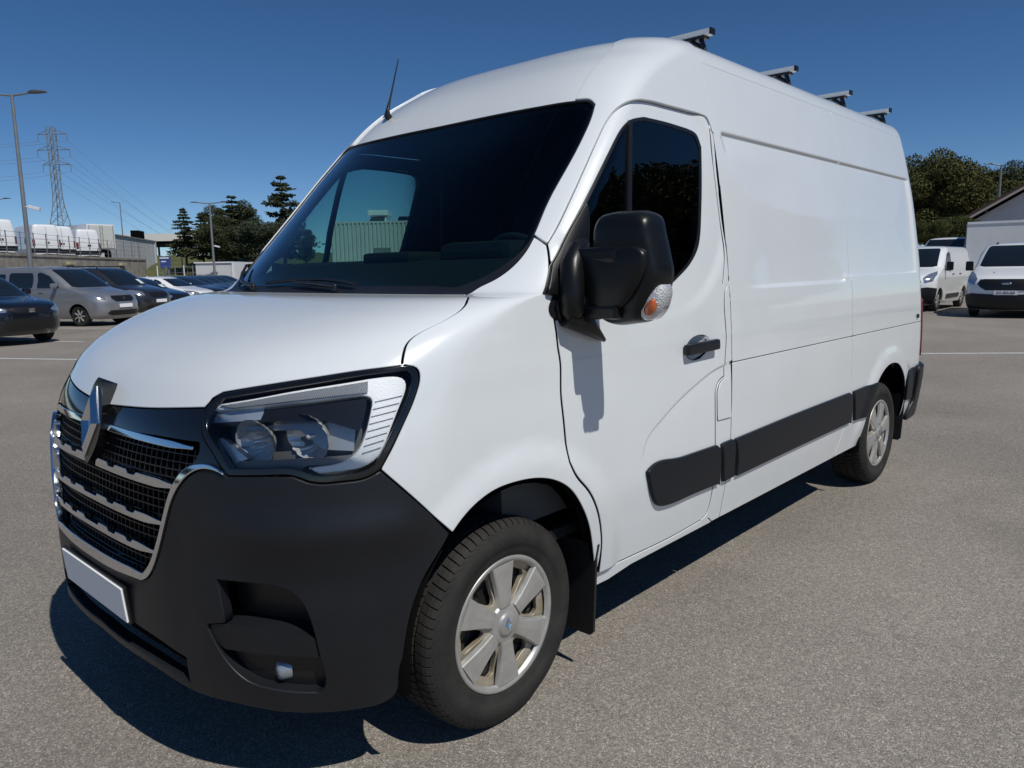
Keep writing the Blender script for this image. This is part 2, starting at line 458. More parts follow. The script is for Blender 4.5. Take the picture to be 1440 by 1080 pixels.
def shell_mesh(name, ov, F, evalf, depth, bev=0.0):
    """ov 2d points; evalf(ov)->P,N ; adds a rounded rim that goes inwards by depth"""
    P, N = evalf(ov)
    Fa = np.array(F); fn = np.cross(P[Fa[:, 1]]-P[Fa[:, 0]], P[Fa[:, 2]]-P[Fa[:, 0]])
    if (fn*N[Fa[:, 0]]).sum() < 0: Fa = Fa[:, ::-1]
    F = [tuple(int(k) for k in f) for f in Fa]
    DEEP.clear()
    V = [tuple(p) for p in P]; NN = [tuple(n) for n in N]
    if depth:
        cnt = set()
        for f in F:
            for i in range(3): cnt.add((f[i], f[(i+1) % 3]))
        bd = [(a, b) for (a, b) in cnt if (b, a) not in cnt]
        O = {}
        for a, b in bd:
            nn = np.cross(P[b]-P[a], N[a]); l = np.linalg.norm(nn)
            if l > 1e-12:
                nn = nn/l; O[a] = O.get(a, 0)+nn; O[b] = O.get(b, 0)+nn
        idx = {}
        for a in O:
            o = O[a]/max(np.linalg.norm(O[a]), 1e-9); k = len(V); idx[a] = k
            p1 = P[a]+o*bev-N[a]*bev; p2 = P[a]+o*bev-N[a]*depth
            V += [tuple(P[a]), tuple(P[a]+o*bev*0.7-N[a]*bev*0.3), tuple(p1), tuple(p2)]
            m = (o+N[a])/1.41421
            NN += [tuple(N[a]) if bev else tuple(o), tuple(m) if bev else tuple(o), tuple(o), tuple(o)]
        for a, b in bd:
            if a in idx and b in idx:
                i, j = idx[a], idx[b]
                for q in ((0, 1, 2) if bev else (2,)):
                    s0 = q if bev else 0
                    F.append((j+s0, i+s0, i+q+1, j+q+1))
                    if q == 2: DEEP.add(len(F)-1)
    return V, F, NN
def flipy(V, F, N):
    return [(x, -y, z) for x, y, z in V], [tuple(reversed(f)) for f in F], [(x, -y, z) for x, y, z in N]
def panel(B, name, mt, outline, parent, holes=(), off=0.0, gap=0.0025, depth=0.02, su=0.04, sv=0.03, disp=None, extra=None, both=True, bsp=None, bev=0.0, rim=None):
    """a piece of the body surface cut out along an outline (surface coordinates); both -> also its mirror image"""
    bsp = bsp or min(su, sv)
    o = resamp(inset(outline, gap+bev), bsp); hs = [resamp(inset(h, -gap-bev), bsp) for h in holes]
    ov, F = triangulate(o, hs, su, sv, extra)
    def ef(q):
        P, N = B.ev(q); h = off
        if disp is not None:
            e = 0.003
            def full(qq):
                p, n = B.ev(qq); return p+n*(disp(p)+off)[:, None]
            P0 = full(q); du = full(q+[e, 0])-full(q-[e, 0]); dv = full(q+[0, e])-full(q-[0, e])
            n2 = np.cross(dv, du); n2 /= np.maximum(np.linalg.norm(n2, axis=1, keepdims=True), 1e-12)
            sgn = np.sign((n2*N).sum(1))[:, None]
            return P0, n2*np.where(sgn == 0, 1, sgn)
        return P+N*h, N
    V, F, N = shell_mesh(name, ov, F, ef, depth, bev)
    def mk(V, F, N):
        me = mesh_from(name, V, F, normals=N); o = link(name, me, mt, parent)
        if rim is not None:
            me.materials.append(rim); mi = np.zeros(len(F), np.int32); mi[list(DEEP)] = 1; me.polygons.foreach_set('material_index', mi)
        return o
    a = mk(V, F, N)
    if not both: return a
    return a, mk(*flipy(V, F, N))
def strip_tube(B, pts, r, off=0.0, n=6):
    """3d points on the surface, lifted"""
    P, N = B.ev(pts); return [tuple(p) for p in P+N*off]
def ss(x, a, b):
    t = np.clip((x-a)/(b-a), 0, 1); return t*t*(3-2*t)
# ------------------------------------------------------------------ the white high-roof van
XR = 4.32
VAN_ROWS = [  # xf, z, w, D, b, xr, Dr, br
 (-0.800, 0.170, 0.945, 0.52, 2.8, 4.33, 0.28, 6), (-0.860, 0.235, 0.962, 0.58, 2.75, 4.33, 0.28, 6), (-0.884, 0.340, 0.980, 0.61, 2.7, 4.33, 0.28, 6),
 (-0.890, 0.535, 1.010, 0.62, 2.7, 4.33, 0.29, 6), (-0.886, 0.702, 1.026, 0.62, 2.7, 4.33, 0.29, 6), (-0.874, 0.880, 1.027, 0.61, 2.7, 4.33, 0.29, 6),
 (-0.848, 1.000, 1.025, 0.60, 2.7, 4.33, 0.29, 6), (-0.822, 1.070, 1.022, 0.59, 2.75, 4.33, 0.29, 6), (-0.792, 1.112, 1.020, 0.58, 2.9, 4.33, 0.29, 6),
 (-0.744, 1.170, 1.018, 0.56, 3.1, 4.33, 0.29, 6), (-0.685, 1.217, 1.015, 0.52, 3.3, 4.33, 0.29, 6), (-0.597, 1.268, 1.012, 0.47, 3.4, 4.32, 0.29, 6),
 (-0.475, 1.317, 1.0085, 0.41, 3.6, 4.32, 0.29, 6), (-0.320, 1.366, 1.0035, 0.36, 3.7, 4.32, 0.29, 6), (-0.175, 1.396, 1.0003, 0.33, 3.6, 4.32, 0.29, 6),
 (-0.020, 1.4035, 0.9995, 0.21, 3.6, 4.32, 0.29, 6), (0.030, 1.435, 0.9961, 0.215, 4.2, 4.32, 0.29, 6),
 (0.152, 1.560, 0.982, 0.245, 4.8, 4.31, 0.29, 6), (0.330, 1.745, 0.957, 0.225, 5.0, 4.30, 0.28, 6), (0.512, 1.940, 0.927, 0.20, 5.2, 4.29, 0.27, 6),
 (0.662, 2.098, 0.895, 0.185, 5.3, 4.28, 0.26, 6), (0.752, 2.200, 0.874, 0.22, 4.8, 4.27, 0.25, 6), (0.862, 2.295, 0.852, 0.28, 4.4, 4.26, 0.24, 6),
 (0.985, 2.375, 0.830, 0.33, 4.0, 4.25, 0.22, 6), (1.055, 2.415, 0.806, 0.33, 4.0, 4.24, 0.21, 6), (1.110, 2.442, 0.772, 0.33, 3.8, 4.22, 0.20, 6),
 (1.165, 2.462, 0.715, 0.32, 3.6, 4.20, 0.19, 6), (1.235, 2.478, 0.605, 0.31, 3.4, 4.17, 0.17, 6), (1.330, 2.488, 0.420, 0.29, 3.0, 4.12, 0.15, 6),
 (1.410, 2.493, 0.220, 0.25, 2.6, 4.08, 0.12, 5), (1.480, 2.495, 0.000, 0.20, 2.5, 4.05, 0.10, 5)]
B = Body(VAN_ROWS, smooth=2.6)
van = empty('cargo_van', (0, 0, 0), 0, 'white high-roof panel van with dark plastic bumper and roof bars in the car park', 'van')
px, pxs = B.px, B.pxs
def C(*pts, n=5): return relax(crom(pxs(pts), n))
def CO(off, *pts, n=5): return relax(crom(B.pxos(pts, off), n))
def X(*pts, n=5): return crom(B.xzs(pts), n)
vz = B.v_of_z
def rev(l): return list(reversed(l))
JX = 1.42

g_gap = C((565.5, 514), (568, 495.6), (572.6, 482), (581.5, 473), (599, 463), (626, 449.6), (643.7, 439), (654, 429), (657.6, 420), (655, 414.5))
g_cowl = C((655, 414.5), (671, 404.5), (694, 394), (720, 375.6), (736, 358), (751, 331.6))
g_doorf1 = C((769, 344), (772.6, 380), (777.6, 430), (781, 455), (789, 546), (795.4, 617), (798.4, 649.6))
g_doorf2 = C((798.4, 649.6), (803.7, 664.4), (824.7, 690.6), (838, 723.7), (842, 756.8), (840.5, 785), (838, 805))
g_doortop = C((769, 344), (794.8, 294.5), (825, 228), (839, 196.7), (854, 167), (867, 152), (880, 144), (895, 140.3), (909.6, 141.5), (937.4, 148.3), (965, 155.6), (984, 161), (993, 165.5), (997.6, 176.3))
g_doorr = C((997.6, 176.3), (1006, 229), (1010.7, 267), (1018.5, 335.6), (1021.7, 404), (1021.8, 482.8), (1020, 529))
g_doorr2 = C((1020, 529), (1011, 537), (1007, 552)); g_doorr3 = C((1007, 552), (1006.7, 592), (1006.5, 630), (1005.5, 660), (1002.8, 683.7), (999, 706), (993, 725), (984.4, 732.6))
g_doorb = C((984.4, 732.6), (943, 756), (883.7, 784.4), (838, 805))
g_arch = C((829.5, 775), (824.7, 741), (813, 710), (797, 686.7), (778, 675.8), (754.6, 672.3), (723.5, 677), (688, 690.6), (657, 716), (632, 749))
g_bumpline = C((632, 749), (569.6, 691), (534.5, 661))
lampA = [(565.5, 513.8), (577.8, 513.3), (587.8, 519), (590, 529), (584.4, 555.6), (569, 593), (551, 631), (534.5, 661)]
lampB = [(534.5, 661), (520, 671), (480, 677.8), (444.5, 680.5), (433, 677.8)]
lampC = [(433, 677.8), (413, 670), (369, 670), (320, 670)]
lampD = [(320, 670), (311, 660), (297.8, 635.5), (284.5, 615.5), (282, 600), (289, 573), (302, 559), (313, 552)]
lampE = [(313, 552), (435.5, 532), (513, 520), (565.5, 513.8)]
notch = [(0, vz(1.073))] + C((151, 570), (172.6, 572), (209.6, 574.6), (246.7, 574.6), (287.4, 573.7))
VC = vz(1.4030)

# door crease (scallop) used by the door and the strip behind it
crease = np.array([B.ev([q])[0][0][[0, 2]] for q in relax(crom(pxs([(1028, 509.5), (1016.5, 514.5), (1002, 522.5), (979.6, 541), (958.5, 560), (940, 580), (926, 596), (914, 610), (907, 624), (904.5, 640)]), 4), 3.0)[::2]])
def sdist(p, poly):
    d = np.full(len(p), 1e9); s = np.zeros(len(p))
    for i in range(len(poly)-1):
        a, b = poly[i], poly[i+1]; e = b-a; q = p-a
        t = np.clip((q@e)/(e@e), 0, 1); r = q-t[:, None]*e; l = np.hypot(r[:, 0], r[:, 1])
        cr = e[0]*q[:, 1]-e[1]*q[:, 0]; k = l < d
        d = np.where(k, l, d); s = np.where(k, np.sign(cr), s)
    return d*s
def disp_side(P):
    x, z = P[:, 0], P[:, 2]; side = (np.abs(P[:, 1]) > 0.7)
    # recessed blank window panel
    zl = 1.372+0.03*ss(x, 2.835, 2.865)
    er = 1-ss(x, 4.255, 4.285); et = 1-ss(z, 2.052, 2.066); eb = ss(z, zl, zl+0.020)
    kt = 1-(1-ss(x, 1.45, 2.2))*(1-ss(z, 1.95, 2.045)); kb = 1-(1-ss(x, 1.55, 2.2))*ss(z, zl+0.02, zl+0.10)
    m = np.maximum.reduce([et*ss(z, 1.55, 2.05)*ss(x, 1.49, 1.52)*kt*er, eb*(1-ss(z, zl+0.02, 1.95))*ss(x, 1.55, 1.95)*er, er*ss(x, 3.6, 4.24)*eb*et])
    d = -0.014*m
    # lower body below the rail line a little proud, fading to the sill
    # wheel arch swell
    for cx in (0.02, 3.70):
        r = np.hypot((x-cx)/1.0, z-0.36); d = d+0.014*(1-ss(r, 0.50, 0.60))*ss(z, 0.3, 0.5)
    return d*side
def disp_door(P):
    x, z = P[:, 0], P[:, 2]
    q = np.stack([x, z], 1); sd = sdist(q, crease)
    fade = 0.35+0.65*ss(x, 0.74, 0.95)
    d = -0.0065*fade*ss(sd, -0.003, 0.006)*np.exp(-np.clip(sd, 0, None)/0.10)*ss(z, 0.66, 0.74)
    # shoulder under the window: frame stands a little back
    e = np.hypot((x-0.86)/0.62, (z-1.78)/0.52)
    d = d-0.010*(1-ss(e, 0.90, 1.02))*ss(z, 1.15, 1.5)
    r = np.hypot(x-0.02, z-0.36); d = d+0.014*(1-ss(r, 0.50, 0.60))
    return d
ex_crease = []
for o_ in (-0.010, -0.003, 0.0005, 0.004, 0.007, 0.014):
    for i in range(len(crease)-1):
        a, b = crease[i], crease[i+1]; e = (b-a)/np.linalg.norm(b-a); nn = np.array([-e[1], e[0]])
        for t in np.linspace(0, 1, 6)[:-1]:
            p = a+(b-a)*t+nn*o_; ex_crease.append(B.uv_xz(*p))

# --- white panels
hood_half = chain([(0, notch[0][1])], notch, pxs([(298.5, 559.8)]), C(*lampE), g_gap, [(g_gap[-1][0], VC)], [(0, VC)])
hood = panel(B, 'hood', PAINT, mirror_half(hood_half), van, su=0.03, sv=0.025, both=False, gap=0.0038, bev=0.003, rim=MATTB)
fend = chain(g_gap, g_cowl, pxs([(769, 344)]), g_doorf1, g_doorf2, pxs([(834, 806)]), g_arch, g_bumpline, rev(C(*lampA)))
panel(B, 'front_wing', PAINT, fend, van, su=0.03, sv=0.03, disp=disp_side, gap=0.003, bev=0.003, rim=MATTB)
win = chain(C((772.6, 375), (795, 333), (822, 284), (842.8, 243), (866.8, 195)), C((866.8, 195), (876, 179), (889, 168), (908, 164)), C((908, 164), (938, 171), (967, 180)), C((967, 180), (981, 187.5), (988, 206)), C((988, 206), (988.7, 240), (988.5, 280), (987, 325)), C((987, 325), (983.3, 349), (973, 370), (956, 388.7)), C((956, 388.7), (938.8, 402.4), (900, 422), (850, 446), (800, 455)), C((800, 455), (781, 449), (776, 420), (772.6, 375)))
door_out = chain(g_doortop, g_doorr, g_doorr2, g_doorr3, g_doorb, rev(g_doorf2), rev(g_doorf1))
hc0 = B.uv_xz(1.120, 1.152)
hcirc = [(hc0[0]+0.080*math.cos(t), hc0[1]+0.066*math.sin(t)) for t in np.linspace(0, 2*math.pi, 33)[:-1]]
doors = panel(B, 'front_door', PAINT, door_out, van, holes=[win, hcirc], su=0.03, sv=0.03, disp=disp_door, extra=ex_crease, gap=0.0036, bev=0.003, rim=MATTB)
win_in = inset(win, 0.018)
for nm, mt, o_, hs, of, dp in (('window_seal', BLACK, inset(win, -0.002), [win_in], 0.003, 0.03),):
    seals = panel(B, nm, mt, o_, van, holes=hs, off=of, depth=dp, su=0.05, sv=0.05, gap=0, disp=disp_door)
    for s_, d_ in zip(seals, doors): s_.parent = d_
dglass = panel(B, 'door_window', DGLASS, inset(win_in, -0.006), van, off=-0.010, depth=0, su=0.06, sv=0.06, gap=0)
for s_, d_ in zip(dglass, doors): s_.parent = d_
# divider bar of the quarter light
dvl = relax(B.pxs([(887.8, 169), (887.2, 235), (886.8, 300), (886.4, 360), (886, 425)]))
dvo = chain([(u-0.013, v) for u, v in dvl], [(u+0.013, v) for u, v in reversed(dvl)])
dvd = panel(B, 'window_divider', BLACK, dvo, van, off=-0.002, depth=0.02, su=0.03, sv=0.05, gap=0)
for s_, d_ in zip(dvd, doors): s_.parent = d_

# cab roof: centre cap and side rails with the step between them
ws_top = C((633, 174), (675, 165), (758, 149), (812, 141), (830, 140.5), (837, 148)); ws_side = C((837, 148), (833, 163), (817, 200), (768, 291), (751, 331.6))
zr = float(np.interp(0.62, -B.P[:, B.nf+20, 1][::-1], B.z[::-1]))
def roof_pt(x, y):
    # point of the roof at x,y (search up the rows)
    best = None
    for j in range(len(B.z)-1, int(0.6*len(B.z)), -1):
        yy = np.interp(x, B.P[j, :B.nf+B.ns, 0], -B.P[j, :B.nf+B.ns, 1], left=-1)
        if yy >= abs(y): return B.uv_pt((x, y, B.z[j]))
    return None
step_line = C((809, 141), (818, 124), (832, 101), (846, 84)) + [roof_pt(x, -0.60-0.03*(1.42-x)) for x in (1.10, 1.2, 1.3, JX)]
vj0 = vz(2.045)
joint_up = [B.uv_xz(JX, z) for z in np.linspace(2.045, B.ev([step_line[-1]])[0][0][2], 40)]
vtop = float(np.interp(JX, B.xf, B.v))
joint_top = [roof_pt(JX, -y) for y in np.linspace(0.60, 0.02, 14)]
k = [i for i, p in enumerate(ws_top) if p[0] < step_line[0][0]]
wt_in = [ws_top[i] for i in k]; wt_out = [p for p in ws_top if p[0] >= step_line[0][0]]
cap_half = chain([(0, wt_in[0][1])], wt_in, step_line, joint_top, [(0, vtop)])
panel(B, 'cab_roof', PAINT, mirror_half(cap_half), van, su=0.03, sv=0.025, both=False, gap=0.002, off=-0.006, bev=0.004, rim=MATTB)
side_rail = chain(step_line[:1], wt_out, ws_side, pxs([(769, 344)]), g_doortop, pxs([(1000.5, 184)]), joint_up, rev(step_line))
panel(B, 'cab_side', PAINT, side_rail, van, su=0.03, sv=0.025, gap=0.0012, off=0.005, bev=0.004)
bp = chain(g_doorr, g_doorr2, g_doorr3, B.xzs([(1.31, 0.36), (1.345, 0.335)]), [B.uv_xz(JX, z) for z in np.linspace(0.335, 2.045, 150)], pxs([(1000.5, 184)]))
panel(B, 'door_pillar', PAINT, bp, van, su=0.03, sv=0.03, disp=disp_door, gap=0.002, bev=0.003, rim=MATTB)
sill = chain(g_doorb, B.xzs([(0.435, 0.375), (0.44, 0.318)]), B.xzs([(0.55, 0.315), (0.70, 0.33), (1.345, 0.335), (1.31, 0.36)]), pxs([(993, 725)]))
panel(B, 'sill', PAINT, sill, van, su=0.05, sv=0.02, gap=0.0015, bev=0.003, rim=MATTB)
# fuel flap
ff = chain(C((1020.5, 531), (1012.5, 538), (1008.5, 552)), pxs([(1008.3, 591.5), (1027.5, 586.5), (1027.5, 531)]))
panel(B, 'fuel_flap', PAINT, ff, van, su=0.03, sv=0.03, off=0.006, depth=0.006, gap=0.0, disp=disp_door, both=False, bev=0.003, rim=MATTB)
# load space
SX = 2.95
zrail = 1.056; zroof = 2.35
def vline(x, z0, z1, n=110): return [B.uv_xz(x, z) for z in np.linspace(z0, z1, n)]
def hline(z, x0, x1, n=20): return [B.uv_xz(x, z) for x in np.linspace(x0, x1, n)]
ex_rec = []
for z in (2.048, 2.054, 2.060, 2.066, 2.072, 1.368, 1.374, 1.380, 1.388, 1.396):
    ex_rec += [B.uv_xz(x, z) for x in np.arange(1.45, 2.93, 0.012)]
panel(B, 'side_panel', PAINT, chain(hline(zrail, JX, SX), vline(SX, zrail, zroof), hline(zroof, SX, JX), vline(JX, zroof, zrail)), van, su=0.025, sv=0.03, disp=disp_side, extra=ex_rec, gap=0.0022, bev=0.003, rim=MATTB)
panel(B, 'lower_side_panel', PAINT, chain(hline(0.335, JX, SX-0.1), [B.uv_xz(SX-0.06, 0.42)], vline(SX, 0.55, zrail), hline(zrail, SX, JX), vline(JX, zrail, 0.335)), van, su=0.05, sv=0.03, disp=disp_side, gap=0.0018, bev=0.003, rim=MATTB)
ex_rec = []
for z in (2.048, 2.054, 2.060, 2.066, 2.072, 1.398, 1.404, 1.410, 1.418, 1.426):
    ex_rec += [B.uv_xz(x, z) for x in np.arange(2.97, 4.3, 0.012)]
for x in (4.25, 4.258, 4.266, 4.274, 4.282, 4.29): ex_rec += [B.uv_xz(x, z) for z in np.arange(1.43, 2.05, 0.012)]
def rearU(z, y=0.80): return B.uv_ryz(min(y, 0.97*float(np.interp(z, B.z, B.w))), z)
panel(B, 'rear_side_panel', PAINT, chain(hline(zrail, SX, 4.3), [rearU(z) for z in np.linspace(zrail, zroof, 80)], hline(zroof, 4.25, SX), vline(SX, zroof, zrail)), van, su=0.025, sv=0.03, disp=disp_side, extra=ex_rec, gap=0.0022, bev=0.003, rim=MATTB)
r_arch = X((3.262, 0.40), (3.275, 0.50), (3.315, 0.61), (3.39, 0.71), (3.50, 0.78), (3.62, 0.815), (3.72, 0.818), (3.83, 0.80), (3.93, 0.745), (4.01, 0.66), (4.055, 0.55), (4.07, 0.43))
panel(B, 'rear_wing', PAINT, chain([B.uv_xz(SX-0.06, 0.42)], [B.uv_xz(SX-0.1, 0.335)], hline(0.335, SX-0.08, 3.24), r_arch, B.xzs([(4.075, 0.37), (4.22, 0.37), (4.30, 0.55)]), [rearU(0.72)], [rearU(z) for z in np.linspace(0.74, zrail, 10)], hline(zrail, 4.3, SX), vline(SX, zrail, 0.55)), van, su=0.03, sv=0.03, disp=disp_side, gap=0.0018, bev=0.003, rim=MATTB)
roof_edge = [B.uv_xz(JX, z) for z in np.linspace(zroof, 2.462, 40)]+joint_top+[(0, vtop)]
panel(B, 'roof_panel', PAINT, chain(hline(zroof, JX, 4.2), [(rearU(zroof)[0], vz(zroof)), (B.LF+B.LS+B.LR-0.001, vz(zroof)), (B.LF+B.LS+B.LR-0.001, B.Vmax-0.003), (0.0, B.Vmax-0.003)], rev(roof_edge)), van, su=0.06, sv=0.02, gap=0.0014, bev=0.003, rim=MATTB)
UE = B.LF+B.LS+B.LR-0.0005
panel(B, 'rear_door', PAINT, chain([rearU(z) for z in np.linspace(0.50, zroof, 20)], [(UE, vz(zroof)), (UE, vz(0.50))]), van, su=0.06, sv=0.05, gap=0.003, bev=0.003, rim=MATTB)

# --- dark plastic bumper with its openings
chr_out = C((154, 796), (176, 809), (198.5, 814.8), (209.6, 813), (217, 802), (226.3, 774), (237.4, 727.8), (243, 707), (252, 687), (265, 670), (283.7, 659.5), (300, 660), (318, 668))
zc0 = B.ev([px(154, 796)])[0][0][2]
ZCB = 0.597
chin = C((563, 955), (558, 975), (542, 986.7), (502, 996.7), (435.6, 1002), (391, 1000), (335.6, 989), (284.4, 975.6), (220, 938), (163, 899))
KO = next(i for i, p in enumerate(chr_out) if p[0] > B.uv_yz(0.345, 0.61)[0])
bump_half = chain([(0, vz(ZCB))], [B.uv_yz(0.10, ZCB), B.uv_yz(0.20, ZCB+0.003), B.uv_yz(0.30, ZCB+0.009)], chr_out[KO:], pxs(lampC)[::-1], rev(C(*lampB)), rev(g_bumpline), C((632, 749), (598, 809), (575.5, 866.7), (569, 906.7), (563, 955)), chin, [(0, vz(0.345))])
lipline = [(u, v+0.030) for u, v in chin if u < px(270, 962)[0]]
intake = mirror_half(chain([(0, vz(0.462))], [B.uv_yz(0.20, 0.462)], C((187, 873), (225, 899), (262, 925)), lipline, [(0, vz(0.345)+0.030)]))
fog_up = chain(C((305.5, 816.7), (346.7, 822), (397.8, 830), (413, 837.8), (424.4, 849), (435.5, 871), (443, 895.5)), C((443, 895.5), (413, 891), (357.8, 883), (320, 875.5)), pxs([(316.7, 866.7)]))
fog_lo = chain(C((293, 882), (309, 913), (331, 942), (351, 957.8), (380, 966.7), (422, 972), (452, 972)), C((452, 972), (457.8, 968), (457.8, 955.5), (449, 922), (442.5, 898)), C((442.5, 898), (413, 893), (357.8, 885), (320, 877.5), (296.7, 879)))
fog_full = chain(C((305.5, 816.7), (346.7, 822), (397.8, 830), (413, 837.8), (424.4, 849), (435.5, 871), (443, 895.5), (449, 922), (457.8, 955.5), (457.8, 968), (452, 972)), C((452, 972), (422, 972), (380, 966.7), (351, 957.8), (331, 942), (309, 913), (293, 882)), pxs([(294, 878), (319, 876)]))
mir = lambda p: [(-u, v) for u, v in p]
def disp_bump(P):
    x, y, z = P[:, 0], np.abs(P[:, 1]), P[:, 2]
    f = ss(y, 0.50, 0.80)
    d = 0.016*f*np.exp(-((z-0.80)/0.055)**2)-0.010*f*np.exp(-((z-0.66)/0.07)**2)
    return d*(1-ss(x, -0.45, -0.32))-0.004*np.exp(-((y-0.52)/0.05)**2)*ss(z, 0.35, 0.5)*(1-ss(z, 0.75, 0.9))
bumper = panel(B, 'front_bumper', PLAST, mirror_half(bump_half), van, holes=[intake, fog_full, mir(fog_full)], su=0.03, sv=0.025, both=False, off=0.004, depth=0.035, gap=0.001, bev=0.005, disp=disp_bump)
# fog lamp bezel: shelf and lower cup
bz = panel(B, 'fog_bezel', PLAST, chain(C((293, 882), (300, 900), (316, 914)), C((316, 914), (380, 922), (449, 926)), C((449, 926), (442.5, 898)), C((442.5, 898), (413, 893), (357.8, 885), (320, 877.5), (296.7, 879))), van, off=-0.004, depth=0.07, su=0.03, sv=0.02, gap=0.0005)
fb = panel(B, 'fog_recess', BLACK, inset(fog_full, -0.01), van, off=-0.075, depth=0.0, su=0.05, sv=0.05, gap=0)
fr = panel(B, 'fog_rim', BLACK, chain(C((316, 914), (331, 942), (351, 957.8), (380, 966.7), (422, 972), (452, 972)), C((452, 972), (457.8, 955.5), (449, 926)), C((449, 926), (380, 922), (316, 914))), van, holes=[], off=-0.03, depth=0.0, su=0.03, sv=0.02, gap=0)
bi = panel(B, 'intake_back', MATTB, inset(intake, -0.015), van, off=-0.06, depth=0, both=False, su=0.06, sv=0.05, gap=0)
for o_ in list(bz)+list(fb)+list(fr)+[bi]: o_.parent = bumper
# fog lamps
for s_ in (-1, 1):
    P_, N_ = B.ev([B.pxo(391, 941, -0.035)]); c_ = Vector(P_[0]+N_[0]*-0.035); c_.y *= -s_
    n_ = Vector((-1, 0.25*s_, 0)).normalized()
    m_ = MB(); m_.lathe([(0.0, -0.008), (0.014, -0.007), (0.026, -0.003), (0.030, 0.004), (0.034, 0.03)], 24, 'x')
    me_ = m_.mesh('fog_lamp'); o_ = link('fog_lamp', me_, mat('fog_glass', (0.34, 0.37, 0.42), 0.15, metal=0.5), bumper); o_.location = c_; o_.rotation_euler = (0, 0, 0.25*s_)
# number plate, blank white
pl = MB().box((0, 0, 0), (0.006, 0.52, 0.110), bev=0.002).build('number_plate', mat('plate_white', (0.93, 0.93, 0.93), 0.45), van)
pl.location = (-0.902, 0, 0.508); pl.rotation_euler = (0, R_(-5), 0)
MB().box((0.008, 0, 0), (0.010, 0.535, 0.122), bev=0.003).build('plate_holder', BLACK, pl)

# --- grille
trim_half = chain([(0, notch[0][1])], notch, pxs([(289, 574)]), rev(C(*lampD[:6])), pxs([(312, 662), (290, 653)]), C((283, 653), (272, 655), (262, 662)), C((262, 662), (275, 645), (281, 632), (279, 622)), C((279, 622), (210, 611), (152, 603)), [(0, px(152, 603)[1])])
gtrim = panel(B, 'grille_trim', GLOSSB, mirror_half(trim_half), van, off=-0.002, depth=0.03, su=0.03, sv=0.025, both=False, gap=0.0015)
inner = C((205, 804.5), (213, 794), (221, 772), (232.5, 727), (238, 704), (246, 682), (257, 664), (269, 654.5), (283, 651.5), (300, 652.5), (312, 660))
ZCI = 0.634
surr_half = chain([(0, vz(ZCI))], [B.uv_yz(0.10, ZCI), B.uv_yz(0.20, ZCI+0.001), B.uv_yz(0.29, ZCI+0.002)], inner, pxs([(318, 668)]), rev(chr_out[KO:]), [B.uv_yz(0.30, ZCB+0.009), B.uv_yz(0.20, ZCB+0.003), B.uv_yz(0.10, ZCB), (0, vz(ZCB))])
surr = panel(B, 'chrome_surround', CHROME, mirror_half(surr_half), van, off=0.012, depth=0.03, su=0.03, sv=0.015, both=False, gap=0.0, bev=0.0035)
gb_half = chain([(0, vz(0.61))], [B.uv_yz(0.3, 0.61)], pxs([(207, 808), (217, 795), (226, 772), (237, 727), (250, 684), (285, 654), (285, 620)]), [(0, vz(1.03))])
gback = panel(B, 'grille_back', MATTB, mirror_half(gb_half), van, off=-0.075, depth=0, su=0.06, sv=0.05, both=False, gap=0)
gopen = mirror_half(chain([(0, vz(0.628))], [B.uv_yz(0.3, 0.632)], inner[3:-12], pxs([(275, 645), (281, 632), (279, 622)]), [(0, px(152, 603)[1])]))
# mesh of the grille: upright and level slats
gm = MB()
GO = np.array(gopen)
def ribbon(pts, off, dep, th, vertical):
    P_, N_ = B.ev(pts); n_ = len(P_)
    T_ = np.gradient(P_, axis=0); T_ /= np.maximum(np.linalg.norm(T_, axis=1, keepdims=True), 1e-9)
    Wd = np.cross(T_, N_)*th/2
    a = P_+N_*off
    V_ = np.concatenate([a+Wd, a-Wd, a-Wd-N_*dep, a+Wd-N_*dep]); F_ = []
    for i in range(n_-1):
        for q in range(4):
            q2 = (q+1) % 4; F_.append((q*n_+i, q2*n_+i, q2*n_+i+1, q*n_+i+1))
    gm.add(V_, F_)
vv0, vv1 = vz(0.632), GO[:, 1].max()
for u_ in np.arange(-0.62, 0.63, 0.0285):
    q = [(u_, v_) for v_ in np.linspace(vv0, vv1, 40)]; ins = inside(gopen, q); q = [p for p, k_ in zip(q, ins) if k_]
    if len(q) > 2: ribbon(q, -0.022, 0.02, 0.003, True)
for v_ in np.arange(vv0+0.01, vv1, 0.0235):
    q = [(u_, v_) for u_ in np.linspace(-0.62, 0.62, 90)]; ins = inside(gopen, q); q = [p for p, k_ in zip(q, ins) if k_]
    if len(q) > 2: ribbon(q, -0.020, 0.016, 0.0035, False)
gmesh = gm.build('grille_mesh', BLACK, van); gmesh['kind'] = 'stuff'
# chrome bars with cut-out notches on their upper edge
def bar(zc, y0, y1, h, notches, name='chrome_bar', off=0.004):
    ys = np.linspace(y0, y1, 40); up = []; lo = []
    for y in ys:
        zz = zc - 0.006*(y/0.5)**2
        hh = h*(1-0.55*ss(np.array([y]), y1-0.10, y1)[0])
        nn = 0.010 if (notches and (y*7.5 % 1.0) < 0.42 and y < y1-0.12) else 0.0
        up.append(B.uv_yz(y, zz+hh/2-nn)); lo.append(B.uv_yz(y, zz-hh/2))
    if y0 < 1e-6: pl_ = mirror_half(chain(up, rev(lo))); return panel(B, name, CHROME, pl_, van, off=off, depth=0.022, su=0.02, sv=0.01, both=False, gap=0, bev=0.002)
    return panel(B, name, CHROME, chain(up, rev(lo)), van, off=off, depth=0.022, su=0.02, sv=0.01, gap=0, bev=0.002)
BARZ = [B.ev([px(*p)])[0][0] for p in ((210, 616), (200, 671), (191, 722), (200, 768))]
BARE = [B.ev([px(*p)])[0][0] for p in ((275, 621), (255, 675), (235, 728), (222, 775))]
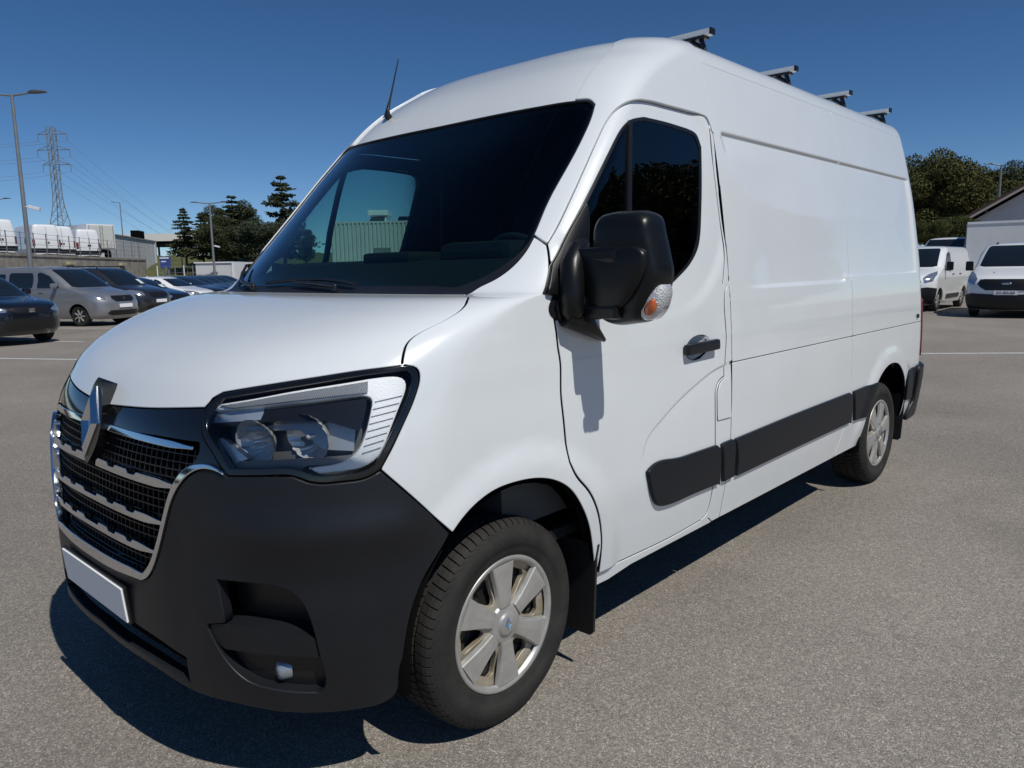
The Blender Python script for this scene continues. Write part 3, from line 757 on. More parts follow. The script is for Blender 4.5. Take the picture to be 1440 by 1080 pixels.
print('BARS', BARZ, BARE)
bar(BARZ[0][2], 0.06, -BARE[0][1], 0.020, False, 'chrome_bar')
bar(BARZ[1][2], 0.045, -BARE[1][1]-0.012, 0.026, True)
bar(BARZ[2][2], 0.0, -BARE[2][1]-0.010, 0.026, True)
bar(BARZ[3][2], 0.0, -BARE[3][1]-0.010, 0.026, True)
# diamond emblem: hollow lozenge with a folded face, on a black fin that stands proud of the hood edge
def fin(z): return -0.872+(z-0.925)*0.235
ez, ew, eh = 1.030, 0.060, 0.108
eb = MB()
outer = [(0, eh), (ew, 0), (0, -eh), (-ew, 0)]; inn = [(0, eh*0.42), (ew*0.36, 0), (0, -eh*0.42), (-ew*0.36, 0)]
V_ = [(fin(ez+q[1])-0.016, q[0], ez+q[1]) for q in outer]+[(fin(ez+q[1])-0.028, q[0], ez+q[1]) for q in [(q[0]*0.70, q[1]*0.72) for q in outer]]+[(fin(ez+q[1])-0.014, q[0], ez+q[1]) for q in inn]+[(fin(ez+q[1])+0.01, q[0], ez+q[1]) for q in outer]
F_ = []
for i in range(4):
    j = (i+1) % 4; F_ += [(i, j, 4+j, 4+i), (4+i, 4+j, 8+j, 8+i), (12+i, 12+j, j, i)]
F_.append((8, 9, 10, 11))
eb.add(V_, F_); emb = eb.build('diamond_emblem', CHROME, van)
eh2 = MB()
pl_ = crom([(0, 0.136), (0.022, 0.124), (0.066, 0.03), (0.070, -0.02), (0.045, -0.085), (0.0, -0.130), (-0.045, -0.085), (-0.070, -0.02), (-0.066, 0.03), (-0.022, 0.124)], 5, True)
eh2.prism(pl_, lambda q: (fin(ez+q[1])-0.008, q[0], ez+q[1]), lambda q: (fin(ez+q[1])+0.055, q[0]*(0.8 if q[1] < 0.05 else 0.35), ez+q[1]*0.88-0.016))
eh2.build('emblem_plinth', GLOSSB, van)
# --- windscreen, cowl, wipers
ws_half = chain([(0, ws_top[0][1])], ws_top, ws_side, rev(g_cowl), [(g_cowl[0][0], vz(1.4034)), (0, vz(1.4034))])
wsf = mirror_half(ws_half)
panel(B, 'windscreen', WSGLASS, wsf, van, off=-0.006, depth=0, su=0.04, sv=0.03, gap=0.002, both=False)
wi_half = [(p[0], p[1]) for p in inset(mirror_half(ws_half), 0.034)]
wi_half = [(u, max(v, vz(1.432))) for u, v in wi_half]
panel(B, 'windscreen_border', GLOSSB, inset(wsf, 0.001), van, holes=[chain(wi_half)], off=-0.010, depth=0.004, su=0.05, sv=0.05, gap=0, both=False)
panel(B, 'windscreen_rubber', BLACK, inset(wsf, 0.0005), van, holes=[inset(wsf, 0.009)], off=-0.001, depth=0.012, su=0.05, sv=0.05, gap=0, both=False)
cw = chain(C((655, 414), (671, 404.5), (694, 394), (720, 375.6), (736, 358), (749, 335)), C((745, 338), (728, 358), (705, 375), (675, 392), (640, 404)), [B.uv_yz(0.60, 1.430), B.uv_yz(0.60, 1.4040)])
panel(B, 'cowl_trim', PLAST, cw, van, off=0.0, depth=0.02, su=0.03, sv=0.02, gap=0.001)
panel(B, 'cowl_grille', PLAST, mirror_half([(0, vz(1.430)), B.uv_yz(0.3, 1.430), B.uv_yz(0.6, 1.430), B.uv_yz(0.6, 1.4040), (0, vz(1.4040))]), van, off=-0.002, depth=0.02, su=0.05, sv=0.02, gap=0.0005, both=False)
def wiper(name, pts, park):
    P_, N_ = B.ev(pts); a = P_+N_*0.016
    m_ = MB(); m_.tube([tuple(q) for q in a], [0.007]*len(a), 6)
    o_ = m_.build(name, BLACK, van)
    P_, N_ = B.ev(park); a = P_+N_*0.020
    MB().tube([tuple(q) for q in a], [0.011, 0.010, 0.009, 0.006][:len(a)], 6).build('wiper_arm', BLACK, o_)
    c_ = Vector(a[0]); MB().lathe([(0.0, 0.006), (0.009, 0.005), (0.011, 0.001), (0.011, -0.02)], 14, 'z', c_).build('wiper_hub', BLACK, o_)
far = lambda y, z: (-B.uv_yz(y, z)[0], vz(z))
wiper('wiper', [far(0.42, 1.428), far(0.25, 1.438), B.uv_yz(0.0, 1.440), B.uv_yz(0.22, 1.424)], [B.uv_yz(0.12, 1.412), B.uv_yz(0.02, 1.418), far(0.10, 1.425), far(0.2, 1.428)])
wiper('wiper', [far(0.66, 1.425), far(0.74, 1.455), far(0.80, 1.485), far(0.835, 1.51)], [far(0.50, 1.412), far(0.60, 1.42), far(0.70, 1.44), far(0.78, 1.475)])

# --- headlamps
LAMP = chain(C(*lampA), C(*lampB), C(*lampC), C(*lampD), C(*lampE))
SILV = mat('lamp_silver', (0.62, 0.64, 0.66), 0.28, metal=0.6)
GUIDE = mat('light_guide', (0.90, 0.91, 0.92), 0.45, coat=0.6, bump=0.25, bscale=260)
LDARK = mat('lamp_dark', (0.012, 0.013, 0.015), 0.25)
LBOWL = mat('lamp_bowl', (0.13, 0.13, 0.135), 0.35, metal=0.2)
def pxo(pts, off):                     # pixel -> point on the surface pushed in by off, per near side
    P_, N_ = B.ev(pxs(pts)); return P_+N_*off
heads = panel(B, 'headlight', GLOSSB, LAMP, van, holes=[inset(LAMP, 0.023)], off=0.0, depth=0.09, su=0.05, sv=0.05, gap=0.002, bev=0.003)
def sub(parts):
    for s_, d_ in zip(parts, heads): s_.parent = d_
sub(panel(B, 'lens', LENS, inset(LAMP, 0.020), van, off=-0.002, depth=0, su=0.05, sv=0.05, gap=0))
sub(panel(B, 'lamp_bowl', LBOWL, LAMP, van, off=-0.095, depth=0, su=0.05, sv=0.05, gap=0))
cg = chain(CO(-0.014, (303, 569), (360, 560), (413, 550), (520, 533)), CO(-0.014, (520, 533), (555, 529.5), (569, 532), (572, 540), (562, 571), (544.4, 617.8), (531, 645.5), (513, 656.7), (480, 663), (449, 666.7)), B.pxos([(433, 657.8)], -0.014), CO(-0.014, (436, 657), (464.4, 654.4), (486.7, 649), (502, 637.8), (515.5, 606.7), (522, 575), (524.5, 562), (518, 556), (505, 556), (480, 559), (391, 569), (324.4, 575), (301, 578)))
sub(panel(B, 'light_guide', GUIDE, cg, van, off=-0.014, depth=0.05, su=0.02, sv=0.02, gap=0, bev=0.004))
# clear upper strip with fine upright flutes over the guide
FLUTE = mat('fluted_strip', (0.42, 0.44, 0.46), 0.18, metal=0.35, coat=1.0)
_t = FLUTE.node_tree; _w = _t.nodes.new('ShaderNodeTexWave'); _w.inputs['Scale'].default_value = 75; _w.bands_direction = 'Y'; _tc = _t.nodes.new('ShaderNodeTexCoord'); _b = _t.nodes.new('ShaderNodeBump'); _b.inputs['Strength'].default_value = 0.7; _b.inputs['Distance'].default_value = 0.004
_t.links.new(_tc.outputs['Object'], _w.inputs['Vector']); _t.links.new(_w.outputs['Fac'], _b.inputs['Height']); _t.links.new(_b.outputs[0], _t.nodes['Principled BSDF'].inputs['Normal'])
sub(panel(B, 'upper_strip', FLUTE, chain(CO(-0.008, (309, 570), (360, 562), (413, 552.5), (518, 536)), CO(-0.008, (517, 552), (480, 556), (391, 566.5), (326, 574))), van, off=-0.008, depth=0.006, su=0.02, sv=0.02, gap=0, bev=0.002))
# ribs of the outer block
for i in range(8):
    t = i/7.0
    a = (527+(-18)*t, 565+73*t); b_ = (566-30*t, 556+73*t)
    q = B.pxos([a, b_], -0.011); th = 0.0007
    sub(panel(B, 'rib', mat('rib_grey', (0.22, 0.23, 0.24), 0.4), [(q[0][0], q[0][1]-th), (q[1][0], q[1][1]-th), (q[1][0], q[1][1]+th), (q[0][0], q[0][1]+th)], van, off=-0.011, depth=0.004, su=0.03, sv=0.03, gap=0))
# dark mask, side indicator block, chrome shelf and diagonal blade
sub(panel(B, 'lamp_mask', LDARK, chain(CO(-0.024, (372, 578), (440, 570), (516, 560)), CO(-0.024, (516, 560), (514, 580), (506, 606)), B.pxos([(460, 592), (400, 592), (365, 594)], -0.024)), van, off=-0.024, depth=0.05, su=0.03, sv=0.03, gap=0))
sub(panel(B, 'indicator', mat('indicator_glass', (0.55, 0.60, 0.68), 0.15, metal=0.5), B.pxos([(303, 581), (372, 573), (368, 590), (296, 595)], -0.026), van, off=-0.026, depth=0.04, su=0.03, sv=0.03, gap=0))
sub(panel(B, 'lamp_shelf', mat('lamp_shelf_grey', (0.36, 0.38, 0.40), 0.25, metal=0.4), chain(B.pxos([(345, 600), (420, 594), (503, 592), (498, 634), (455, 632), (420, 604), (345, 606)], -0.055)), van, off=-0.055, depth=0.01, su=0.02, sv=0.02, gap=0))
sub(panel(B, 'lamp_blade', SILV, B.pxos([(308, 617), (313, 616), (349, 645), (331, 652)], -0.03), van, off=-0.03, depth=0.03, su=0.03, sv=0.03, gap=0))
sub(panel(B, 'lamp_floor', mat('lamp_grey', (0.16, 0.16, 0.165), 0.35), chain(B.pxos([(297, 625), (318, 648), (350, 648), (420, 645), (500, 640), (478, 652), (432, 655), (420, 662), (325, 664)], -0.03)), van, off=-0.03, depth=0.03, su=0.03, sv=0.03, gap=0))
REFL = mat('reflector', (0.62, 0.62, 0.61), 0.28, metal=0.35, coat=0.5)
V0 = lambda r_, an: r_*math.cos(an)
for (cx_, cy_, rr) in ((362, 621, 0.070), (436, 614, 0.072)):
    uv_ = B.pxo(cx_, cy_, -0.05); P_, N_ = B.ev([uv_]); P0 = P_[0]-N_[0]*0.05
    for s_, hd in ((1, heads[0]), (-1, heads[1])):
        m_ = MB(); V_ = []; F_ = []; nr_, na_ = 9, 48
        for i in range(nr_):
            r_ = rr*i/(nr_-1)
            for k_ in range(na_):
                an = 2*math.pi*k_/na_
                fl = 0.0026*math.sin(V0(r_, an)*520)*(i/(nr_-1))
                V_.append((0.045-0.055*(r_/rr)**2+fl, r_*math.cos(an)*1.12, r_*math.sin(an)*0.92))
        for i in range(nr_-1):
            for k_ in range(na_): F_.append((i*na_+k_, i*na_+(k_+1) % na_, (i+1)*na_+(k_+1) % na_, (i+1)*na_+k_))
        m_.add(V_, F_, False); o_ = m_.build('reflector', REFL, hd); o_.location = (P0[0], P0[1]*s_, P0[2]); o_.rotation_euler = (0, R_(-6), R_(8)*s_)
        m_ = MB(); m_.lathe([(0, -0.012), (0.007, -0.008), (0.008, 0.04)], 12, 'x'); b_ = m_.build('bulb', mat('bulb_glass', (0.7, 0.7, 0.7), 0.1, metal=0.5), hd); b_.location = (P0[0], P0[1]*s_, P0[2])

# --- side protection strips, handle, rear bumper, lights
def sp(name, *runs, off=0.016, disp=disp_side): return panel(B, name, STRIP, chain(*runs), van, off=off, depth=0.022, su=0.05, sv=0.025, gap=0, bev=0.007, disp=disp)
sp('side_strip', C((907, 664), (911, 658.5), (957.8, 642), (1006, 625.5)), pxs([(1010, 629), (1009.5, 678)]), C((1009.5, 678.5), (970, 694.5), (934, 709.5), (922, 711), (914, 696), (907, 664)), disp=disp_door)
sp('side_strip', pxs([(1012, 624), (1028.5, 617), (1031, 621), (1029, 669.5), (1013.5, 677)]), disp=disp_door)
sp('side_strip', C((1031.5, 617), (1110, 584.5), (1193.3, 552)), pxs([(1196.3, 555), (1194.5, 592.5)]), C((1194.5, 592.8), (1110, 632), (1032, 669)), pxs([(1034, 645)]))
sp('side_strip', C((1198, 550.5), (1215, 543.5), (1231, 537)), X((3.37, 0.70), (3.31, 0.62), (3.275, 0.53)), pxs([(1199, 591.5)]))
sp('side_strip', X((4.02, 0.665), (4.06, 0.725), (4.15, 0.735), (4.25, 0.738)), X((4.25, 0.52), (4.15, 0.52), (4.062, 0.52)))
rb = chain(B.xzs([(4.262, 0.50), (4.262, 0.74)]), B.xzs([(4.36, 0.745)]), [rearU(0.75, 0.95), rearU(0.75, 0.6), (UE, vz(0.75)), (UE, vz(0.38)), rearU(0.38, 0.6), rearU(0.38, 0.93)], B.xzs([(4.30, 0.36), (4.20, 0.355), (4.15, 0.36), (4.20, 0.44)]))
panel(B, 'rear_bumper', PLAST, rb, van, off=0.035, depth=0.06, su=0.05, sv=0.04, gap=0, bev=0.012)
panel(B, 'tail_light', mat('red_lens', (0.16, 0.010, 0.010), 0.15, coat=1.0), chain(B.xzs([(4.425, 0.80), (4.42, 1.15), (4.43, 1.22)]), [rearU(1.22, 0.93), rearU(0.80, 0.93)]), van, off=0.012, depth=0.03, su=0.03, sv=0.05, gap=0, bev=0.004)
def bowl(P):
    r = np.hypot((P[:, 0]-1.120)/0.083, (P[:, 2]-1.152)/0.066); return -0.032*np.clip(1-r*r, 0, 1)**0.6
hb = panel(B, 'handle_bowl', PAINT, inset(hcirc, -0.001), van, disp=bowl, depth=0, su=0.012, sv=0.012, gap=0)
for s_, d_ in zip(hb, doors): s_.parent = d_
for s_, d_ in zip((-1, 1), doors):
    h_ = MB().box((0, 0, 0), (0.262, 0.030, 0.046), bev=0.012); h_.box((-0.055, 0.012, 0), (0.03, 0.03, 0.03)).box((0.085, 0.012, 0), (0.03, 0.03, 0.03))
    o_ = h_.build('handle', PLAST, d_); o_.location = (1.128, s_*1.036, 1.150); o_.rotation_euler = (R_(-2)*-s_, R_(-1), 0 if s_ < 0 else math.pi)
lk = panel(B, 'rear_side_catch', BLACK, [(B.uv_xz(4.27, 1.10)[0]+0.014*math.cos(t), vz(1.10)+0.018*math.sin(t)) for t in np.linspace(0, 6.28, 13)[:-1]], van, off=0.012, depth=0.012, su=0.05, sv=0.05, gap=0)

# --- door mirrors
MX = 0.36
def mx_outline(pts, x): return [pix_x(p[0], p[1], x)[1:] for p in pts]
def loft_x(m_, outline, prof):
    """outline (y,z) closed; prof list of (x, scale)"""
    O = np.array(outline); c_ = O.mean(0); n_ = len(O); V_ = []; F_ = []
    for x_, s_ in prof:
        for q in O: V_.append((x_, c_[0]+(q[0]-c_[0])*s_, c_[1]+(q[1]-c_[1])*s_))
    for i in range(len(prof)-1):
        for k_ in range(n_): F_.append((i*n_+k_, i*n_+(k_+1) % n_, (i+1)*n_+(k_+1) % n_, (i+1)*n_+k_))
    F_.append(tuple(reversed(range(n_)))); F_.append(tuple(range((len(prof)-1)*n_, len(prof)*n_)))
    m_.add(V_, F_, True)
MIRP = mat('mirror_plastic', (0.007, 0.0075, 0.008), 0.32, spec=0.32, bump=0.05, bscale=700)
hous = crom(mx_outline([(843, 345), (844.5, 318), (851, 304), (866, 298), (890, 296), (910, 297), (920, 304), (926, 327), (933, 360), (937, 384), (934, 403), (926, 432), (913, 450), (890, 455.5), (867, 456.5), (853, 449), (845, 425), (842, 385)], MX), 4, True)
def mesh_pair(build, mt, name, parents, subs=()):
    out = []
    for s_, d_ in zip((1, -1), parents[:1]):
        m_ = MB(); build(m_); 
        if s_ < 0: m_.V = [(x, -y, z) for x, y, z in m_.V]; m_.F = [tuple(reversed(f)) for f in m_.F]
        out.append(m_.build(name, mt, d_))
    return out
def b_h(m_): loft_x(m_, hous, [(MX-0.064, 0.30), (MX-0.063, 0.70), (MX-0.058, 0.84), (MX-0.046, 0.925), (MX-0.028, 0.972), (MX-0.008, 0.992), (MX+0.010, 1.0), (MX+0.030, 1.0), (MX+0.050, 0.985), (MX+0.056, 0.95), (MX+0.052, 0.90)])
mirr = mesh_pair(b_h, MIRP, 'door_mirror', [van, van])
def sub2(parts):
    return parts
armo = crom(mx_outline([(832, 352), (850, 346), (880, 346), (905, 347), (914, 356), (914, 375), (906, 398), (893, 420), (880, 432), (852, 436), (838, 430)], MX-0.045), 4, True)
mesh_pair(lambda m_: loft_x(m_, armo, [(MX-0.086, 0.3), (MX-0.085, 0.86), (MX-0.081, 0.94), (MX-0.073, 0.985), (MX-0.062, 1.0), (MX+0.0, 1.0)]), MIRP, 'mirror_cover', mirr)
def arm1(m_):
    a0 = pix_x(806, 357, 0.30); a1 = pix_x(870, 358, MX-0.05)
    m_.box(((a0[0]+a1[0])/2, (a0[1]+a1[1])/2, a0[2]-0.008), (0.06, abs(a0[1]-a1[1])+0.04, 0.052), Matrix.Rotation(math.atan2(a1[0]-a0[0], -(a1[1]-a0[1]))*-1, 3, 'Z'), 0.015)
def arm2(m_):
    a0 = pix_x(803, 437, 0.30); a1 = pix_x(870, 436, MX-0.05)
    m_.box(((a0[0]+a1[0])/2, (a0[1]+a1[1])/2, a0[2]), (0.06, abs(a0[1]-a1[1])+0.04, 0.044), Matrix.Rotation(math.atan2(a1[0]-a0[0], -(a1[1]-a0[1]))*-1, 3, 'Z'), 0.012)
mesh_pair(arm1, MIRP, 'mirror_arm', mirr); mesh_pair(arm2, MIRP, 'mirror_arm', mirr)
ind = crom(mx_outline([(903, 441), (911, 425), (921, 410), (933, 400), (936, 408), (934, 424), (927, 440), (916, 450), (907, 448)], MX-0.02), 3, True)
mesh_pair(lambda m_: loft_x(m_, ind, [(MX-0.052, 0.6), (MX-0.045, 0.85), (MX-0.032, 1.0), (MX+0.02, 1.0)]), mat('clear_lens', (0.62, 0.63, 0.64), 0.18, coat=1.0, bump=0.8, bscale=160), 'indicator_lens', mirr)
ind2 = crom(mx_outline([(912, 437), (918, 424), (926, 419), (928, 430), (922, 442), (915, 444)], MX-0.03), 3, True)
mesh_pair(lambda m_: loft_x(m_, ind2, [(MX-0.064, 0.5), (MX-0.060, 0.9), (MX-0.045, 1.0)]), mat('amber', (0.50, 0.10, 0.015), 0.25, coat=1.0), 'amber_lamp', mirr)
mesh_pair(lambda m_: loft_x(m_, hous, [(MX+0.050, 0.90), (MX+0.0501, 0.86)]), CHROME, 'mirror_glass', mirr)
sail = panel(B, 'mirror_sail', MIRP, chain(C((773.5, 376), (795, 334), (823, 285)), pxs([(823, 345)]), C((815, 350), (806, 375), (802, 410), (801, 458)), pxs([(842, 477), (838, 474), (782, 449)])), van, off=0.018, depth=0.03, su=0.03, sv=0.03, gap=0, bev=0.006)
def pillar(m_):
    P_, N_ = B.ev(pxs([(812, 346), (800, 358), (791, 380), (788, 410), (790, 440), (793, 452)])); a = P_+N_*np.array([0.03, 0.042, 0.048, 0.048, 0.044, 0.03])[:, None]
    m_.tube([tuple(q) for q in a], [0.022, 0.034, 0.040, 0.042, 0.040, 0.020], 12)
mesh_pair(pillar, MIRP, 'mirror_pillar', sail)
def foot(m_):
    P_, N_ = B.ev(pxs([(786, 446), (812, 458), (842, 478)])); a = P_+N_*np.array([0.03, 0.04, 0.022])[:, None]
    m_.tube([tuple(q) for q in a], [0.035, 0.034, 0.008], 10)
mesh_pair(foot, MIRP, 'mirror_foot', sail)

# --- wheels
def tyre_mesh(R=0.345, wd=0.225, nb=72):
    ring = [(0.212, -0.088, 0), (0.222, -0.100, 0), (0.245, -0.108, 0), (0.262, -0.1125, 0), (0.264, -0.1145, 0), (0.285, -0.1155, 0), (0.300, -0.1150, 0), (0.302, -0.1135, 0), (0.316, -0.1095, 0), (0.327, -0.103, 1), (0.3365, -0.093, 1), (0.3415, -0.080, 1), (0.3430, -0.060, 1), (0.3432, -0.052, 1), (0.3355, -0.051, 0), (0.3355, -0.043, 0), (0.3440, -0.042, 2), (0.3450, -0.010, 2), (0.3450, -0.006, 2), (0.3365, -0.005, 0), (0.3365, 0.005, 0)]
    prof = ring+[(r, -y, g) for r, y, g in reversed(ring[:-1])]
    sc = R/0.345; V = []; F = []; ang = []
    for b_ in range(nb):
        for f_, g_ in ((0.0, 0), (0.45, 0), (0.80, 0), (0.82, 1), (0.96, 1), (0.98, 0)): ang.append(((b_+f_)/nb*2*math.pi, g_))
    n_ = len(ang)
    for r_, y_, g_ in prof:
        for k_, (an, gr) in enumerate(ang):
            rr = r_-(0.0065 if (g_ and gr) else 0)
            a2 = an+(0.5*abs(y_) if g_ == 1 else 0.25*y_)*1.1
            V.append((rr*math.cos(a2)*sc, y_*wd/0.225, rr*math.sin(a2)*sc))
    for i in range(len(prof)-1):
        for k_ in range(n_): F.append((i*n_+k_, i*n_+(k_+1) % n_, (i+1)*n_+(k_+1) % n_, (i+1)*n_+k_))
    return mesh_from('tyre', V, [tuple(reversed(f)) for f in F], smooth=False)
def make_wheel(parent):
    wroot = bpy.data.objects.new('wheel', None); COL.objects.link(wroot); wroot.parent = parent; wroot.empty_display_size = 0.1
    tm = tyre_mesh(); 
    # smooth sidewall, crisp tread
    np_ = len(tm.polygons); per = 72*6
    tm.polygons.foreach_set('use_smooth', [(i//per) < 8 or (i//per) > 31 for i in range(np_)])
    link('tyre', tm, RUBBER, wroot)
    # wheel cover: outer lip, dusty valley with six openings, raised spokes, centre cap
    m_ = MB(); m_.lathe([(0.212, -0.070), (0.224, -0.092), (0.2265, -0.100), (0.225, -0.1045), (0.219, -0.1055), (0.212, -0.104), (0.207, -0.099), (0.203, -0.092)], 96, 'y'); m_.build('cover_lip', ALLOY, wroot)
    def openp(k):
        c_ = R_(92+30+60*k); pts = [(-0.22, 0.176), (0, 0.180), (0.22, 0.176), (0.275, 0.165), (0.19, 0.110), (0.10, 0.094), (-0.10, 0.094), (-0.19, 0.110), (-0.275, 0.165)]
        return [(r*math.cos(c_+a), r*math.sin(c_+a)) for a, r in crom(pts, 3, True)]
    circ_ = [(0.206*math.cos(t), 0.206*math.sin(t)) for t in np.linspace(0, 2*math.pi, 121)[:-1]]
    ov, F = triangulate(circ_, [openp(k) for k in range(6)], 0.010, 0.010)
    def ev_valley(q):
        r = np.hypot(q[:, 0], q[:, 1]); th = np.arctan2(q[:, 1], q[:, 0])
        y = -0.094+0.016*np.exp(-((r-0.16)/0.05)**2)+0.004*(r/0.2)
        e = 1e-4
        P = np.stack([q[:, 0], y, q[:, 1]], 1)
        dr = (0.016*np.exp(-((r-0.16)/0.05)**2)*(-2*(r-0.16)/0.0025)+0.02)
        N = np.stack([q[:, 0]/np.maximum(r, 1e-6)*dr, -np.ones(len(q)), q[:, 1]/np.maximum(r, 1e-6)*dr], 1); N /= np.linalg.norm(N, axis=1, keepdims=True)
        return P, N
    V, F, N = shell_mesh('wheel_cover', ov, F, ev_valley, 0.018, 0.003)
    link('wheel_cover', mesh_from('wheel_cover', V, F, normals=N), DUSTY, wroot)
    me_s = None
    for k in range(6):
        c_ = R_(92+60*k)
        if me_s is None:
            m_ = MB(); prof = [(0.062, 0.024), (0.075, 0.0255), (0.10, 0.028), (0.14, 0.035), (0.18, 0.044), (0.2045, 0.049)]
            V_ = []; F_ = []
            for r, h in prof:
                yy = -0.106+0.007*((r-0.06)/0.145)**2*0.4
                V_ += [(r, yy+0.016, -h-0.005), (r, yy+0.003, -h-0.001), (r, yy, -h+0.003), (r, yy-0.0015, 0), (r, yy, h-0.003), (r, yy+0.003, h+0.001), (r, yy+0.016, h+0.005)]
            for i in range(len(prof)-1):
                for q in range(6): F_.append((i*7+q, i*7+q+1, (i+1)*7+q+1, (i+1)*7+q))
            F_.append(tuple(range(7))); F_.append(tuple(reversed(range(35, 42))))
            m_.add(V_, F_, False); me_s = m_.mesh('spoke')
        o_ = link('spoke', me_s, ALLOY, wroot); o_.rotation_euler = (0, -c_, 0)
    m_ = MB(); m_.lathe([(0.0, -0.112), (0.030, -0.112), (0.036, -0.110), (0.039, -0.104), (0.045, -0.102), (0.058, -0.103), (0.066, -0.099), (0.070, -0.088)], 40, 'y'); m_.build('centre_cap', ALLOY, wroot)
    m_ = MB()
    o4 = [(0, 0.026), (0.017, 0), (0, -0.026), (-0.017, 0)]
    V_ = [(q[0], -0.112, q[1]) for q in o4]+[(q[0]*0.7, -0.1155, q[1]*0.72) for q in o4]+[(q[0]*0.35, -0.1125, q[1]*0.38) for q in o4]
    m_.add(V_, [(i, (i+1) % 4, 4+(i+1) % 4, 4+i) for i in range(4)]+[(4+i, 4+(i+1) % 4, 8+(i+1) % 4, 8+i) for i in range(4)]+[(8, 9, 10, 11)]); m_.build('cap_emblem', CHROME, wroot)
    m_ = MB(); m_.lathe([(0.0, -0.060), (0.06, -0.062), (0.085, -0.050), (0.12, -0.045), (0.16, -0.055), (0.195, -0.045), (0.214, -0.080)], 40, 'y')
    for k in range(5):
        an = 2*math.pi*k/5; m_.lathe([(0, -0.078), (0.010, -0.078), (0.012, -0.05)], 8, 'y', (0.083*math.cos(an), 0, 0.083*math.sin(an)))
    for k in range(8):
        an = 2*math.pi*k/8; m_.lathe([(0.022, -0.060), (0.018, -0.052), (0.0, -0.040)], 12, 'y', (0.145*math.cos(an), 0, 0.145*math.sin(an)))
    m_.build('steel_rim', STEEL, wroot)
    return wroot
w0 = make_wheel(van)
WPOS = [(0, -0.865, 0.3415, 0, 0), (3.682, -0.865, 0.3415, 0, 0.35), (0, 0.865, 0.3415, math.pi, 0), (3.682, 0.865, 0.3415, math.pi, 0)]
for i, (x, y, z, rz, spin) in enumerate(WPOS):
    o_ = w0 if i == 0 else copy_tree(w0, van)
    o_.location = (x, y, z); o_.rotation_euler = (0, spin, rz)
# wheel housings and mud flaps
for cx_ in (0.02, 3.68):
    for s_ in (-1, 1):
        m_ = MB(); n_ = 28; V_ = []; F_ = []
        for k_ in range(n_+1):
            an = R_(-8)+R_(196)*k_/n_
            for y_, r_ in ((0.99, 0.440), (0.97, 0.462), (0.62, 0.462), (0.58, 0.0)):
                V_.append((cx_+r_*1.0*math.cos(an), s_*y_, 0.355+r_*1.02*math.sin(an)))
        for k_ in range(n_):
            for q in range(3): F_.append((k_*4+q, k_*4+q+1, (k_+1)*4+q+1, (k_+1)*4+q))
        m_.add(V_, F_, True); m_.build('wheel_housing', MATTB, van)
MUDM = mat('mudflap_rubber', (0.012, 0.012, 0.013), 0.6)
for fx, z0, z1 in ((0.425, 0.145, 0.50), (4.075, 0.225, 0.56)):
    for s_ in (-1, 1):
        m_ = MB(); m_.prism([(0.80, z0+0.01), (0.86, z0), (0.985, z0), (1.0, z0+0.015), (1.012, z1-0.05), (1.022, z1), (0.80, z1)], lambda q: (fx, s_*q[0], q[1]), lambda q: (fx+0.012, s_*q[0], q[1]))
        m_.build('mud_flap', MUDM, van)
# --- underside, cab interior
ub = MB(); ub.box((1.85, 0, 0.315), (5.0, 1.15, 0.05)); ub.box((1.85, 0, 0.33), (2.75, 1.86, 0.04)); ub.box((-0.40, 0, 0.33), (0.75, 1.3, 0.03)); ub.box((0.55, -0.30, 0.24), (0.5, 0.35, 0.14)); ub.box((2.4, 0.35, 0.24), (1.1, 0.5, 0.16)); ub.build('underbody', MATTB, van)
INT = mat('cabin_black', (0.012, 0.012, 0.013), 0.75, spec=0.2)
INT2 = mat('dash_grey', (0.075, 0.080, 0.080), 0.65)
m_ = MB(); bz_ = [(-0.90, 0.45), (-0.97, 0.9), (-0.95, 1.4), (-0.88, 1.9), (-0.80, 2.25), (-0.70, 2.36)]; m_.prism(bz_+[(-y, z) for y, z in reversed(bz_)], lambda q: (1.60, q[0], q[1]), lambda q: (1.63, q[0], q[1])); m_.build('bulkhead', INT, van)
MB().box((0.80, 0, 0.55), (1.6, 1.85, 0.04)).build('cab_floor', INT, van)
panel(B, 'headliner', INT, mirror_half(chain(cap_half)), van, off=-0.035, depth=0, su=0.06, sv=0.06, both=False, gap=0)
panel(B, 'pillar_lining', INT, side_rail, van, off=-0.03, depth=0, su=0.06, sv=0.06, gap=0.004)
panel(B, 'side_lining', INT, chain(hline(0.45, 1.30, 1.75), vline(1.75, 0.45, 2.44), hline(2.44, 1.75, 1.30), vline(1.30, 2.44, 0.45)), van, off=-0.025, depth=0, su=0.1, sv=0.08, gap=0)
panel(B, 'pillar_lining', INT, bp, van, off=-0.03, depth=0, su=0.08, sv=0.08, gap=0.0)
dc = panel(B, 'door_card', INT, inset(door_out, 0.01), van, holes=[inset(win, -0.004)], off=-0.045, depth=0, su=0.08, sv=0.08, gap=0)
panel(B, 'wing_lining', INT, fend, van, off=-0.04, depth=0, su=0.08, sv=0.08, gap=0.012)
panel(B, 'hood_lining', INT, mirror_half(hood_half), van, off=-0.05, depth=0, su=0.08, sv=0.08, gap=0.012, both=False)
d_ = MB()
prof = [(0.06, 1.36), (0.20, 1.44), (0.36, 1.515), (0.50, 1.53), (0.58, 1.49), (0.66, 1.36), (0.68, 1.0), (0.60, 0.62), (0.06, 0.62)]
d_.prism(prof, lambda q: (q[0], -0.90, q[1]), lambda q: (q[0], 0.90, q[1]))
d_.box((0.52, -0.43, 1.54), (0.22, 0.40, 0.10), bev=0.04); d_.box((0.46, 0.05, 1.535), (0.20, 0.32, 0.05), bev=0.02)
d_.build('dashboard', INT2, van)
sw = MB(); V_ = []; F_ = []
